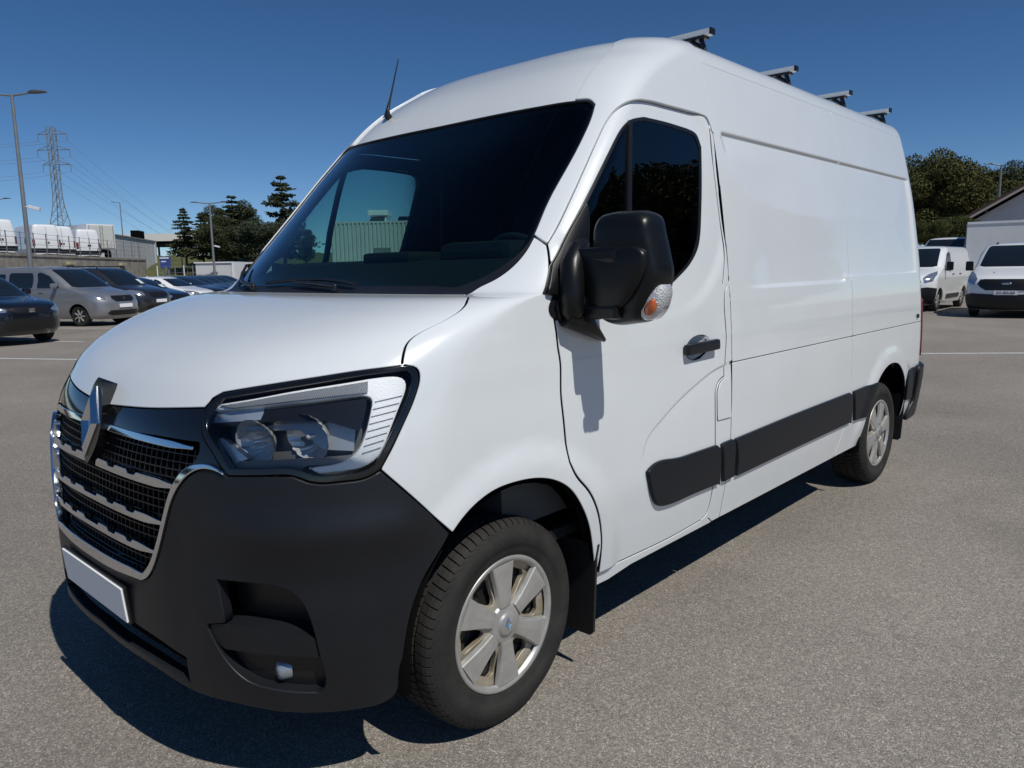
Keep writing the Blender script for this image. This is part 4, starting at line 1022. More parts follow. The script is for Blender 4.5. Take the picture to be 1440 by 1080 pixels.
for i in range(40):
    a = 2*math.pi*i/40
    for k_ in range(8):
        b_ = 2*math.pi*k_/8; r_ = 0.195+0.015*math.cos(b_); V_.append((0.015*math.sin(b_), r_*math.cos(a), r_*math.sin(a)))
for i in range(40):
    for k_ in range(8): F_.append((i*8+k_, i*8+(k_+1) % 8, ((i+1) % 40)*8+(k_+1) % 8, ((i+1) % 40)*8+k_))
sw.add(V_, F_, True); sw.box((0.02, 0, 0), (0.05, 0.16, 0.12), bev=0.02); sw.box((0.01, 0, 0.0), (0.02, 0.38, 0.035)); sw.box((0.01, 0, -0.1), (0.02, 0.04, 0.19))
o_ = sw.build('steering_wheel', INT2, van); o_.location = (0.74, -0.44, 1.46); o_.rotation_euler = (0, R_(-38), 0)
for yy in (-0.46, 0.15, 0.58):
    s0 = MB(); s0.box((1.12, yy, 0.98), (0.52, 0.48, 0.14), bev=0.04); s0.box((1.38, yy, 1.32), (0.14, 0.46, 0.66), Matrix.Rotation(R_(10), 3, 'Y'), 0.05); s0.box((1.46, yy, 1.73), (0.09, 0.28, 0.18), Matrix.Rotation(R_(8), 3, 'Y'), 0.04)
    s0.box((1.12, yy, 0.74), (0.4, 0.36, 0.36)); s0.build('cab_seat', INT, van)
# --- roof bars, aerial
ALU = mat('aluminium', (0.80, 0.80, 0.79), 0.45, metal=0.25, var=0.08, vscale=20)
for bx_ in (1.63, 2.57, 3.41, 4.19):
    m_ = MB()
    V_ = []; F_ = []
    sec = [(-0.020, -0.016), (0.020, -0.016), (0.020, 0.010), (0.009, 0.010), (0.009, 0.005), (-0.009, 0.005), (-0.009, 0.010), (-0.020, 0.010)]
    zb = 2.535
    m_.prism(sec, lambda q: (bx_+q[0], -0.775, zb+q[1]), lambda q: (bx_+q[0], 0.775, zb+q[1]))
    o_ = m_.build('roof_bar', ALU, van)
    for s_ in (-1, 1):
        MB().box((bx_, s_*0.778, zb-0.003), (0.041, 0.008, 0.028)).build('end_cap', BLACK, o_)
        f_ = MB(); f_.box((bx_, s_*0.67, zb-0.022), (0.05, 0.16, 0.012)); f_.tube([(bx_, s_*0.72, zb-0.02), (bx_, s_*0.735, zb-0.06), (bx_, s_*0.745, zb-0.098)], 0.012, 8); f_.tube([(bx_, s_*0.66, zb-0.02), (bx_, s_*0.715, zb-0.055), (bx_, s_*0.735, zb-0.095)], 0.010, 8); f_.box((bx_, s_*0.745, zb-0.10), (0.07, 0.04, 0.018), bev=0.005)
        f_.build('bar_foot', BLACK, o_)
a0 = Vector((0.775, 0.54, 2.212)); 
m_ = MB(); m_.tube([a0+Vector((0.05, 0, 0.005)), a0+Vector((0.02, 0, 0.035)), a0+Vector((0.025, 0, 0.06)), a0+Vector((0.045, 0, 0.12)), a0+Vector((0.105, 0, 0.315))], [0.022, 0.017, 0.010, 0.005, 0.0025], 8); m_.build('aerial', BLACK, van)
# ------------------------------------------------------------------ the place around the van
def hz(px_): return 361.2+(1716.5-px_)*0.01766            # horizon row of the photograph at a column
def cp(px_, depth, z=0.0):
    p = pix_d(px_, hz(px_), depth); return Vector((p[0], p[1], z))
def zat(px_, py_, depth): return float(pix_d(px_, py_, depth)[2])

def asphalt_mat():
    m = bpy.data.materials.new('asphalt'); m.use_nodes = True; t = m.node_tree; b = t.nodes['Principled BSDF']
    g = t.nodes.new('ShaderNodeNewGeometry')
    def N(k, **kw):
        n = t.nodes.new(k)
        for a_, v_ in kw.items(): n.inputs[a_].default_value = v_
        t.links.new(g.outputs['Position'], n.inputs['Vector']) if 'Vector' in n.inputs else None
        return n
    vo = N('ShaderNodeTexVoronoi', Scale=250.0); vo2 = N('ShaderNodeTexVoronoi', Scale=90.0)
    rp = t.nodes.new('ShaderNodeValToRGB'); e = rp.color_ramp.elements
    e[0].position = 0.0; e[0].color = (0.165, 0.147, 0.127, 1); e[1].position = 1.0; e[1].color = (0.55, 0.50, 0.44, 1)
    for p_, c_ in ((0.35, (0.235, 0.210, 0.183, 1)), (0.72, (0.290, 0.258, 0.222, 1)), (0.90, (0.37, 0.332, 0.292, 1))):
        x_ = e.new(p_); x_.color = c_
    sep = t.nodes.new('ShaderNodeSeparateColor'); t.links.new(vo.outputs['Color'], sep.inputs[0]); t.links.new(sep.outputs[0], rp.inputs[0])
    rp2 = t.nodes.new('ShaderNodeValToRGB'); e2 = rp2.color_ramp.elements; e2[0].color = (0.82, 0.82, 0.82, 1); e2[1].color = (1.12, 1.12, 1.12, 1)
    sep2 = t.nodes.new('ShaderNodeSeparateColor'); t.links.new(vo2.outputs['Color'], sep2.inputs[0]); t.links.new(sep2.outputs[1], rp2.inputs[0])
    n1 = N('ShaderNodeTexNoise', Scale=0.7, Detail=5.0, Roughness=0.6); n2 = N('ShaderNodeTexNoise', Scale=0.09, Detail=4.0)
    def ramp(src, lo, hi, a_=0.3, b_=0.7):
        mr = t.nodes.new('ShaderNodeMapRange'); mr.inputs[1].default_value = a_; mr.inputs[2].default_value = b_; mr.inputs[3].default_value = lo; mr.inputs[4].default_value = hi
        t.links.new(src, mr.inputs[0]); return mr.outputs[0]
    def mul(a_, b_):
        x_ = t.nodes.new('ShaderNodeMix'); x_.data_type = 'RGBA'; x_.blend_type = 'MULTIPLY'; x_.inputs[0].default_value = 1.0
        t.links.new(a_, x_.inputs[6]); t.links.new(b_, x_.inputs[7]); return x_.outputs[2]
    c1 = mul(rp.outputs[0], rp2.outputs[0]); c2 = mul(c1, ramp(n1.outputs['Fac'], 0.86, 1.09)); c3 = mul(c2, ramp(n2.outputs['Fac'], 0.86, 1.10))
    n3 = N('ShaderNodeTexNoise', Scale=0.33, Detail=2.0); n3.inputs['Distortion'].default_value = 1.2
    c3 = mul(c3, ramp(n3.outputs['Fac'], 0.80, 1.0, 0.27, 0.40))
    n4 = N('ShaderNodeTexNoise', Scale=2.6, Detail=3.0)
    c3 = mul(c3, ramp(n4.outputs['Fac'], 0.87, 1.0, 0.27, 0.36))
    t.links.new(c3, b.inputs['Base Color']); b.inputs['Roughness'].default_value = 0.88; b.inputs['Specular IOR Level'].default_value = 0.3
    bp = t.nodes.new('ShaderNodeBump'); bp.inputs['Strength'].default_value = 0.65; bp.inputs['Distance'].default_value = 0.004
    t.links.new(vo.outputs['Distance'], bp.inputs['Height']); bp.invert = True; t.links.new(bp.outputs[0], b.inputs['Normal'])
    return m
ASPH = asphalt_mat()
gr = link('ground', mesh_from('ground', [(-900, -900, 0), (1800, -900, 0), (1800, 1800, 0), (-900, 1800, 0)], [(0, 1, 2, 3)]), ASPH); gr['kind'] = 'structure'
LINEM = mat('line_paint', (0.62, 0.62, 0.60), 0.7, var=0.25, vscale=6.0)
def paint_line(a, b, wd=0.10):
    a = Vector((a[0], a[1], 0)); b = Vector((b[0], b[1], 0)); d = (b-a).normalized(); n = Vector((-d.y, d.x, 0))*wd/2
    o = link('parking_line', mesh_from('parking_line', [a-n+Vector((0, 0, .004)), b-n+Vector((0, 0, .004)), b+n+Vector((0, 0, .004)), a+n+Vector((0, 0, .004))], [(0, 1, 2, 3)]), LINEM); o['kind'] = 'structure'
paint_line(pix_z(1290, 497.5), pix_z(1640, 495.5), 0.13)

# ---------- generic vehicle built on the same surface engine
CGLASS = mat('car_glass', (0.010, 0.013, 0.016), 0.04, coat=0.6)
HEADM = mat('car_headlamp', (0.55, 0.58, 0.62), 0.12, metal=0.8)
SPEC = {
 'mpv': dict(rows=[(-.78,.20,.80,.45,2.6,3.10,.25,5),(-.89,.30,.86,.5,2.6,3.15,.28,5),(-.93,.48,.895,.55,2.6,3.18,.28,5),(-.925,.66,.905,.58,2.6,3.18,.28,5),(-.88,.80,.905,.58,2.6,3.18,.28,5),(-.80,.89,.90,.57,2.7,3.18,.28,5),(-.60,.99,.895,.54,2.9,3.18,.28,5),(-.25,1.08,.885,.48,3.2,3.17,.28,5),(.08,1.15,.88,.42,3.6,3.16,.28,5),(.32,1.30,.855,.42,4,3.15,.27,5),(.62,1.51,.81,.44,4,3.12,.25,5),(.90,1.67,.765,.46,4,3.08,.22,5),(1.08,1.745,.72,.46,3.8,3.04,.2,5),(1.30,1.79,.60,.46,3.2,2.95,.2,5),(1.6,1.81,.3,.4,2.8,2.8,.2,5),(1.8,1.815,0,.3,2.5,2.7,.2,5)],
   wb=2.73, tr=.76, wr=.315, ws=(1.165, 1.715, .84), win=[[(.62,1.16),(.66,1.20),(1.00,1.52),(1.28,1.62),(1.42,1.63),(1.45,1.58),(1.45,1.16)],[(1.62,1.17),(1.62,1.62),(2.45,1.63),(2.52,1.58),(2.52,1.17)],[(2.66,1.2),(2.66,1.6),(3.0,1.6),(3.05,1.22)]],
   lamp=[(.60,.80),(.60,.94),(.80,1.00),(.88,.98),(.86,.86),(.76,.79)], grille=(.44,.73,.90), low=(.62,.32,.47), plate=.60, rear=(1.15,1.62)),
 'suv': dict(rows=[(-.74,.22,.80,.45,2.5,2.85,.35,4),(-.84,.34,.86,.5,2.5,2.95,.35,4),(-.87,.55,.895,.54,2.5,2.98,.35,4),(-.86,.72,.90,.56,2.5,3.0,.35,4),(-.80,.84,.90,.57,2.6,3.0,.34,4),(-.62,.93,.895,.55,2.8,3.0,.33,4),(-.25,1.00,.885,.5,3.1,2.98,.33,4),(.18,1.07,.88,.44,3.4,2.95,.33,4),(.42,1.18,.85,.44,3.8,2.9,.3,4),(.75,1.38,.79,.46,4,2.75,.32,4),(1.0,1.50,.73,.5,3.9,2.6,.35,4),(1.2,1.56,.66,.5,3.5,2.45,.38,4),(1.45,1.60,.5,.45,3,2.3,.38,4),(1.75,1.615,0,.35,2.5,2.1,.3,4)],
   wb=2.62, tr=.77, wr=.33, ws=(1.09, 1.53, .83), win=[[(.72,1.09),(1.05,1.36),(1.32,1.46),(1.45,1.47),(1.48,1.10)],[(1.56,1.10),(1.54,1.47),(2.1,1.46),(2.45,1.38),(2.5,1.13)]],
   lamp=[(.52,.74),(.50,.79),(.70,.86),(.86,.90),(.87,.82),(.76,.73)], grille=(.44,.70,.84), low=(.60,.34,.60), plate=.55, rear=(1.1,1.5)),
 'hatch': dict(rows=[(-.72,.18,.80,.42,2.5,2.80,.35,4),(-.82,.3,.85,.48,2.5,2.9,.35,4),(-.85,.48,.88,.52,2.5,2.95,.35,4),(-.83,.62,.89,.55,2.5,2.96,.35,4),(-.76,.71,.89,.55,2.6,2.96,.34,4),(-.50,.80,.885,.54,2.9,2.96,.33,4),(-.10,.88,.875,.48,3.2,2.94,.33,4),(.25,.95,.865,.42,3.6,2.92,.3,4),(.5,1.07,.82,.45,3.8,2.85,.3,4),(.88,1.26,.74,.5,4,2.6,.35,4),(1.15,1.36,.68,.52,3.6,2.42,.4,4),(1.4,1.42,.52,.5,3,2.25,.4,4),(1.7,1.44,0,.4,2.5,2.0,.3,4)],
   wb=2.56, tr=.76, wr=.31, ws=(.965, 1.33, .82), win=[[(.82,.96),(1.10,1.20),(1.35,1.30),(1.48,1.31),(1.5,.98)],[(1.58,.98),(1.56,1.31),(2.1,1.28),(2.4,1.2),(2.42,1.0)]],
   lamp=[(.54,.60),(.52,.66),(.70,.75),(.86,.80),(.87,.72),(.76,.61)], grille=(.40,.56,.66), low=(.52,.26,.45), plate=.48, rear=(.98,1.3)),
 'van': dict(rows=[(-.80,.20,.90,.5,2.5,3.60,.25,6),(-.91,.33,.95,.54,2.5,3.64,.25,6),(-.95,.55,.985,.57,2.5,3.66,.26,6),(-.94,.78,.99,.58,2.5,3.66,.26,6),(-.88,.95,.988,.57,2.6,3.66,.26,6),(-.74,1.06,.985,.55,2.8,3.66,.26,6),(-.45,1.16,.975,.5,3.0,3.66,.26,6),(-.12,1.25,.97,.42,3.4,3.65,.26,6),(.05,1.30,.965,.38,3.7,3.65,.26,6),(.27,1.48,.935,.37,4,3.63,.25,6),(.55,1.70,.89,.39,4.2,3.6,.25,6),(.80,1.86,.845,.42,4.2,3.57,.24,6),(.95,1.925,.79,.42,3.9,3.54,.22,6),(1.12,1.96,.68,.42,3.4,3.5,.2,6),(1.35,1.98,.4,.4,2.8,3.4,.2,6),(1.5,1.985,0,.3,2.5,3.3,.2,6)],
   wb=2.93, tr=.83, wr=.33, ws=(1.325, 1.89, .84), win=[[(.40,1.22),(.52,1.34),(.86,1.70),(1.05,1.77),(1.22,1.78),(1.27,1.70),(1.27,1.24),(1.15,1.18)]],
   lamp=[(.74,.86),(.68,1.00),(.80,1.14),(.90,1.20),(.95,1.10),(.92,.92)], grille=(.66,.76,1.00), low=(.90,.24,.60), plate=.66, rear=None),
}
BODY = {}
def round_poly(p, r=0.06):
    out = []; n = len(p)
    for i in range(n):
        a, b, c = (np.array(p[k % n], float) for k in (i-1, i, i+1)); u, v = a-b, c-b; lu, lv = np.linalg.norm(u), np.linalg.norm(v); k = min(r, lu*.4, lv*.4)
        q0, q2 = b+u/lu*k, b+v/lv*k
        for t in (0, .33, .67, 1): out.append(tuple(q0*(1-t)**2+2*b*t*(1-t)+q2*t*t))
    return out
def vehicle(kind, name, label, cat, group, colour, loc, facing, opts=()):
    """a parked vehicle; origin under the front axle, local front is -x"""
    sp_ = SPEC[kind]
    if kind not in BODY:
        BODY[kind] = Body(sp_['rows'], step=0.012, nf=90, ns=70, nr=36, taper=0.0, smooth=1.5)
    b = BODY[kind]; root = empty(name, loc, facing+math.pi, label, cat, group)
    UEv = b.LF+b.LS+b.LR-0.0005; wb, wr, ar = sp_['wb'], sp_['wr'], sp_['wr']+0.055
    def P_(nm, mt, o, both=False, off=0.006, **k): return panel(b, nm, mt, o, root, off=off, depth=k.pop('depth', 0.01), su=k.pop('su', 0.07), sv=k.pop('sv', 0.05), gap=0, both=both, **k)
    key = kind+'_shell'
    z0 = sp_['rows'][0][1]+0.005
    if key not in BODY:
        half = [(0, b.v_of_z(z0))]
        half += [b.uv_yz(y, z0) for y in (0.2, 0.4, 0.6, 0.72)]
        for cx_ in (0, wb):
            half += [b.uv_xz(cx_+ar*math.cos(a), max(z0, wr+ar*math.sin(a))) for a in np.linspace(math.pi*1.08, -math.pi*0.08, 15)]
        half += [(UEv, b.v_of_z(z0)), (UEv, b.Vmax-0.004), (0, b.Vmax-0.004)]
        o = panel(b, 'body', None, mirror_half(chain(half)), None, depth=0.05, su=0.085, sv=0.055, gap=0, both=False)
        BODY[key] = o.data; bpy.data.objects.remove(o)
    bo = bpy.data.objects.new('body', BODY[key]); COL.objects.link(bo); bo.parent = root
    if not BODY[key].materials: BODY[key].materials.append(colour)
    bo.material_slots[0].link = 'OBJECT'; bo.material_slots[0].material = colour
    # windscreen
    z_a, z_b, fy = sp_['ws']
    def wy(z, f): return f*float(np.interp(z, b.z, b.w))
    ws_ = mirror_half(chain([(0, b.v_of_z(z_a))], [b.uv_yz(wy(z_a, fy)*k, z_a) for k in (.3, .6, .85)], [b.uv_yz(wy(z, fy), z) for z in np.linspace(z_a+.03, z_b-.03, 6)], [b.uv_yz(wy(z_b, fy)*k, z_b) for k in (.95, .6, .3)], [(0, b.v_of_z(z_b))]))
    P_('windscreen', CGLASS, ws_)
    for wn in sp_['win']:
        P_('side_window', CGLASS, chain(b.xzs(round_poly(wn))), both=True)
    if sp_['rear']:
        ra, rb_ = sp_['rear']; P_('rear_window', CGLASS, [b.uv_ryz(.62, ra), b.uv_ryz(.58, rb_), (UEv, b.v_of_z(rb_)), (UEv, b.v_of_z(ra))], both=True)
    P_('headlight', HEADM, [b.uv_yz(*q) for q in sp_['lamp']], both=True, off=0.008)
    gw, ga, gb_ = sp_['grille']
    P_('grille', BLACK, mirror_half([(0, b.v_of_z(ga)), b.uv_yz(gw*.75, ga), b.uv_yz(gw, (ga+gb_)/2), b.uv_yz(gw*.92, gb_), (0, b.v_of_z(gb_))]), off=0.010)
    lw, la, lb = sp_['low']
    LM = PLAST if 'plastic' in opts else BLACK
    P_('lower_grille', LM, mirror_half([(0, b.v_of_z(la)), b.uv_yz(lw*.8, la), b.uv_yz(lw, la+.06), b.uv_yz(lw*.86, lb), (0, b.v_of_z(lb))]), off=0.010)
    p = None if kind == 'suv' else MB().box((b.xf[np.searchsorted(b.z, sp_['plate'])]-0.02, 0, sp_['plate']), (0.02, 0.52, 0.11)).build('number_plate', mat('plate_white', (0.8, 0.8, 0.78), 0.4), root)
    # mirrors, handles, tail lamps
    for s_ in (-1, 1):
        zz = sp_['win'][0][0][1]+0.03; xx = sp_['win'][0][0][0]+0.10
        yy = float(np.interp(zz, b.z, b.w))
        m_ = MB(); m_.box((xx-0.02, s_*(yy+0.13), zz+0.04+(0.06 if kind == 'van' else 0)), (0.10, 0.19, 0.15 if kind != 'van' else 0.26), bev=0.04); m_.box((xx, s_*(yy+0.03), zz), (0.05, 0.12, 0.03))
        m_.build('door_mirror', MIRP if 'plastic' in opts or kind == 'van' else colour, root)
    for hx in (1.30, 2.0) if kind in ('mpv',) else (1.42, 2.3):
        if hx > wb-0.2: continue
        zz = sp_['win'][0][0][1]-0.12
        for s_ in (-1, 1):
            MB().box((hx, s_*(float(np.interp(zz, b.z, b.w))+0.012), zz), (0.17, 0.03, 0.03), bev=0.008).build('handle', PLAST if kind == 'van' else colour, root)
    P_('tail_light', mat('red_lens', (0.3, 0.012, 0.012), 0.15), [b.uv_ryz(.86*b.w[np.searchsorted(b.z, .9)], .75), b.uv_ryz(.86*b.w[np.searchsorted(b.z, .9)], 1.0), b.uv_xz(float(np.interp(1.0, b.z, b.xr))+0.05, 1.0), b.uv_xz(float(np.interp(.75, b.z, b.xr))+0.05, .75)], both=True)
    # wheels and floor
    if 'wheel' not in BODY:
        t_ = MB(); t_.lathe([(0.63, -.085), (0.70, -.10), (0.86, -.105), (0.96, -.09), (1.0, -.06), (1.0, .06), (.96, .09), (.7, .10), (.63, .08)], 40, 'y'); BODY['wheel'] = t_.mesh('tyre')
        t_ = MB(); t_.lathe([(0.0, -.08), (.12, -.085), (.16, -.07), (.60, -.075), (.66, -.098), (.68, -.085)], 40, 'y')
        BODY['rim'] = t_.mesh('rim')
        t_ = MB()
        t_.box((0.36, -.088, 0), (0.5, 0.03, 0.13), bev=0.01); BODY['spk'] = t_.mesh('spoke')
    for cx_ in (0, wb):
        for s_ in (-1, 1):
            wn = bpy.data.objects.new('wheel', None); COL.objects.link(wn); wn.parent = root; wn.location = (cx_, s_*sp_['tr'], wr-0.003); wn.rotation_euler = (0, 0.3*cx_, 0 if s_ < 0 else math.pi); wn.scale = (wr, 1, wr)
            for nm, k, mt in (('tyre', 'wheel', RUBBER), ('rim', 'rim', STEEL)): link(nm, BODY[k], mt, wn)
            for q in range(7):
                so_ = link('spoke', BODY['spk'], ALLOY, wn); so_.rotation_euler = (0, 2*math.pi*q/7, 0)
    MB().box((wb/2, 0, 0.27), (wb+1.1, 1.3, 0.08)).box((wb/2, 0, 0.5), (wb+0.9, 1.0, 0.5)).build('underbody', MATTB, root)
    return root, b, P_

def carpaint(name, col, metal=0.3, rough=0.3): return mat(name, col, rough, metal=metal, coat=1.0)
GREYP = carpaint('grey_metallic', (0.30, 0.305, 0.32), 0.55, 0.35); DARKP = carpaint('anthracite', (0.028, 0.030, 0.036)); BLKP = carpaint('black_paint', (0.008, 0.008, 0.010), 0.0, 0.2)
NAVYP = carpaint('navy_paint', (0.014, 0.020, 0.036)); INKP = carpaint('ink_blue_paint', (0.007, 0.009, 0.015)); WHP = mat('white_car_paint', (0.78, 0.79, 0.80), 0.3, coat=1.0)
F0 = R_(-62)
def at_wheel(kind, px_, depth, facing):    # right front wheel at a column and depth
    p = cp(px_, depth); r_ = Vector((math.sin(facing), -math.cos(facing), 0)); return p-r_*SPEC[kind]['tr']
CARG = 'cars parked below the concrete wall'
CARD = mat('window_card', (0.62, 0.70, 0.68), 0.6)
c1, b1, PP = vehicle('mpv', 'parked_car', 'silver grey compact people carrier with tall windows parked by the concrete wall', 'car', CARG, GREYP, at_wheel('mpv', 110, 22.7, F0), F0)
MB().tube([(1.05, 0, 1.76), (1.12, 0, 1.80), (1.32, 0, 1.90)], [0.012, 0.006, 0.003], 6).build('aerial', BLACK, c1)
c2, b2, PP = vehicle('mpv', 'parked_car', 'dark anthracite people carrier with roof rails and a white card behind the windscreen', 'car', CARG, DARKP, at_wheel('mpv', 171, 26.6, F0), F0)
for s_ in (-1, 1): MB().tube([(1.1, s_*.62, 1.76), (1.2, s_*.64, 1.84), (2.6, s_*.64, 1.85), (2.75, s_*.62, 1.79)], 0.02, 6).build('roof_rail', BLACK, c2)
PP('window_card', CARD, [b2.uv_yz(.55, 1.20), b2.uv_yz(.38, 1.20), b2.uv_yz(.36, 1.36), b2.uv_yz(.52, 1.36)][::1], off=0.012)
c3, b3, PP = vehicle('hatch', 'parked_car', 'black hatchback between the anthracite people carrier and a white hatchback', 'car', CARG, BLKP, at_wheel('hatch', 212, 30.5, F0), F0)
PP('window_card', CARD, [b3.uv_yz(.55, 1.0), b3.uv_yz(.30, 1.0), b3.uv_yz(.28, 1.1), b3.uv_yz(.52, 1.1)], off=0.012)
c4, b4, PP = vehicle('hatch', 'parked_car', 'white hatchback with white mirrors parked beside a black hatchback', 'car', CARG, WHP, at_wheel('hatch', 254, 34.5, F0), F0)
for i in range(5):
    vehicle('hatch', 'parked_car', 'navy blue hatchback in the far row beyond the white hatchback', 'car', CARG, NAVYP, at_wheel('hatch', 276+13*i, 39+4.2*i, F0), F0)
c5, b5, PP = vehicle('suv', 'parked_car', 'dark navy crossover with a black honeycomb lower grille', 'car', CARG, INKP, at_wheel('suv', -46, 16.4, R_(-72)), R_(-72))
em = MB(); em.box((0, 0, 0.028), (0.012, 0.13, 0.03)).box((0, 0.02, 0), (0.012, 0.09, 0.02)).box((0, 0, -0.028), (0.012, 0.13, 0.03)).box((0, 0.05, 0.014), (0.012, 0.03, 0.03)).box((0, -0.05, -0.014), (0.012, 0.03, 0.03))
e_ = em.build('emblem', CHROME, c5); e_.location = (float(np.interp(.77, b5.z, b5.xf))-0.022, 0, .77)
d_ = MB()
for s_ in (-1, 1): d_.prism([(0, -.055), (.028, 0), (0, .055), (-.028, 0)], lambda q: (-0.012, q[0], q[1]), lambda q: (0.0, q[0], q[1]))
e_ = d_.build('emblem', CHROME, c1); e_.location = (float(np.interp(.83, b1.z, b1.xf))-0.02, 0, .83)
# bay lines in front of and between those cars
fd = Vector((math.cos(F0), math.sin(F0), 0)); rd = Vector((math.sin(F0), -math.cos(F0), 0))
for a_, l_ in ((cp(24, 17.7), 3.4), (cp(85, 22.0), 4.0), (cp(62, 23.5), 3.2)):
    paint_line(a_-fd*1.2, a_+fd*l_*0.5, 0.12)
a_ = cp(-30, 14.0); paint_line(a_, a_+fd*2.2, 0.12)

# ---------- vans on the right, parallel to the big van
FV = math.pi
tx, bt, PP = vehicle('van', 'parked_van', 'white mid-size van with a wide black grille and dark lower bumper facing out', 'van', 'white vans parked on the right', WHP, Vector((22.3, 1.45, 0)), FV+R_(2), ('plastic',))
PP('lower_bumper', PLAST, mirror_half([(0, bt.v_of_z(.22)), bt.uv_yz(.7, .22), bt.uv_xz(-.42, .25), bt.uv_xz(-.40, .56), bt.uv_yz(.80, .64), bt.uv_yz(.3, .62), (0, bt.v_of_z(.62))]), off=0.014)
gsh = mirror_half([(0, bt.v_of_z(.72)), bt.uv_yz(.45, .72), bt.uv_yz(.56, .78), bt.uv_yz(.66, .88), bt.uv_yz(.62, .95), bt.uv_yz(.52, 1.0), (0, bt.v_of_z(1.0))])
PP('radiator_grille', BLACK, gsh, off=0.018)
PP('window_card', CARD, [bt.uv_yz(.72, 1.40), bt.uv_yz(.42, 1.36), bt.uv_yz(.40, 1.50), bt.uv_yz(.62, 1.54)], off=0.012)[0:0] if False else None
def text_mesh(txt, size, depth=0.002):
    cu = bpy.data.curves.new('txt', 'FONT'); cu.body = txt; cu.size = size; cu.align_x = 'CENTER'; cu.align_y = 'CENTER'; cu.extrude = depth
    o = bpy.data.objects.new('txt', cu); COL.objects.link(o); dg = bpy.context.evaluated_depsgraph_get(); me = bpy.data.meshes.new_from_object(o.evaluated_get(dg)); bpy.data.objects.remove(o); me.materials.clear(); return me
plt = [c for c in tx.children if c.name.startswith('number_plate')][0]
t_ = link('plate_lettering', text_mesh('DZ-855-KB', 0.085), MATTB, plt); t_.location = (float(np.interp(.66, bt.z, bt.xf))-0.034, 0, .66); t_.rotation_euler = (R_(90), 0, R_(-90))
ov_ = MB(); ov_.lathe([(0, -0.012), (0.9, -0.012), (1.0, 0.0), (1.0, 0.02)], 32, 'x'); e_ = ov_.build('oval_emblem', CHROME, tx); e_.scale = (1, .115, .045); e_.location = (float(np.interp(.90, bt.z, bt.xf))-0.024, 0, .90)
t_ = link('emblem_lettering', text_mesh('Ford', 0.085), NAVYP, tx); t_.location = (float(np.interp(.90, bt.z, bt.xf))-0.038, 0, .90); t_.rotation_euler = (R_(90), 0, R_(-90))
for s_ in (-1, 1):
    MB().box((-0.42, s_*.36, 1.185), (0.05, 0.03, 0.012), bev=0.004).build('washer_nozzle', BLACK, tx)
MB().box((1.05, .55, 1.965), (0.10, 0.05, 0.04), bev=0.015).build('aerial_base', BLACK, tx)
cv, bc, PP = vehicle('van', 'parked_van', 'white mid-size van with black mirrors and dark lower corner, parked alongside the box body', 'van', 'white vans parked on the right', WHP, Vector((24.0, 4.55, 0)), FV, ('plastic',))
PP('lower_bumper', PLAST, mirror_half([(0, bc.v_of_z(.22)), bc.uv_yz(.7, .22), bc.uv_xz(-.42, .25), bc.uv_xz(-.42, .70), bc.uv_yz(.80, .74), bc.uv_yz(.3, .66), (0, bc.v_of_z(.66))]), off=0.014)
for v_ in (tx, cv): pass
cvb = PP('side_rub_strip', PLAST, bc.xzs([(.75, .36), (2.3, .36), (2.3, .50), (.75, .50)]), both=True, off=0.014)
# ---------- box body of a lorry and a low van roof behind them
BOXW = mat('box_white', (0.78, 0.79, 0.80), 0.45, var=0.06, vscale=2.0); BOXG = mat('box_grey_doors', (0.34, 0.35, 0.37), 0.5, var=0.1, vscale=3.0)
bl = cp(1345, 36.0); br = cp(1357.5, 33.0)
zt = zat(1400, 313, 33.5)
def box_between(m_, a, b, z0, z1, th=0.1):
    d = (b-a); n = Vector((-d.y, d.x, 0)).normalized()*th
    m_.add([(a.x, a.y, z0), (b.x, b.y, z0), (b.x+n.x, b.y+n.y, z0), (a.x+n.x, a.y+n.y, z0), (a.x, a.y, z1), (b.x, b.y, z1), (b.x+n.x, b.y+n.y, z1), (a.x+n.x, a.y+n.y, z1)], [(0, 1, 2, 3), (4, 7, 6, 5), (0, 4, 5, 1), (1, 5, 6, 2), (2, 6, 7, 3), (3, 7, 4, 0)])
# lorry box: axis of its length runs to the right of the picture
c0 = cp(1357, 33.0); lx = (cp(1500, 31.0)-c0).normalized(); ly = Vector((-lx.y, lx.x, 0))
lorry = empty('box_lorry', (c0.x, c0.y, 0), math.atan2(lx.y, lx.x), 'white box lorry body with grey rear doors standing behind the white vans', 'lorry')
m_ = MB(); m_.box((3.1, 1.2, (0.95+zt)/2), (6.2, 2.4, zt-0.95)); m_.build('box_body', BOXW, lorry)
for k_ in (0, 1):
    MB().box((-0.02, 0.61+1.18*k_, (1.0+zt)/2), (0.04, 1.16, zt-1.15)).build('rear_door', BOXG, lorry)
for q in ((3.1, -0.012, zt-0.05, 6.2, 0.03, 0.09), (3.1, -0.012, 1.0, 6.2, 0.03, 0.1)): MB().box(q[:3], q[3:]).build('edge_rail', WHP, lorry)
MB().box((3.4, 1.2, 0.80), (6.6, 0.9, 0.25)).build('chassis', MATTB, lorry)
for xx in (1.4, 5.6):
    for yy in (0.15, 2.25):
        t_ = MB(); t_.lathe([(0.0, -.1), (.26, -.12), (.28, -.14), (.40, -.14), (.44, -.09), (.44, .1), (.3, .14)], 28, 'y', (xx, yy, .44)); t_.build('wheel', RUBBER, lorry)
m_ = MB(); m_.box((7.3, 1.2, 1.35), (1.9, 2.1, 1.7), bev=0.15); m_.build('cab', WHP, lorry)
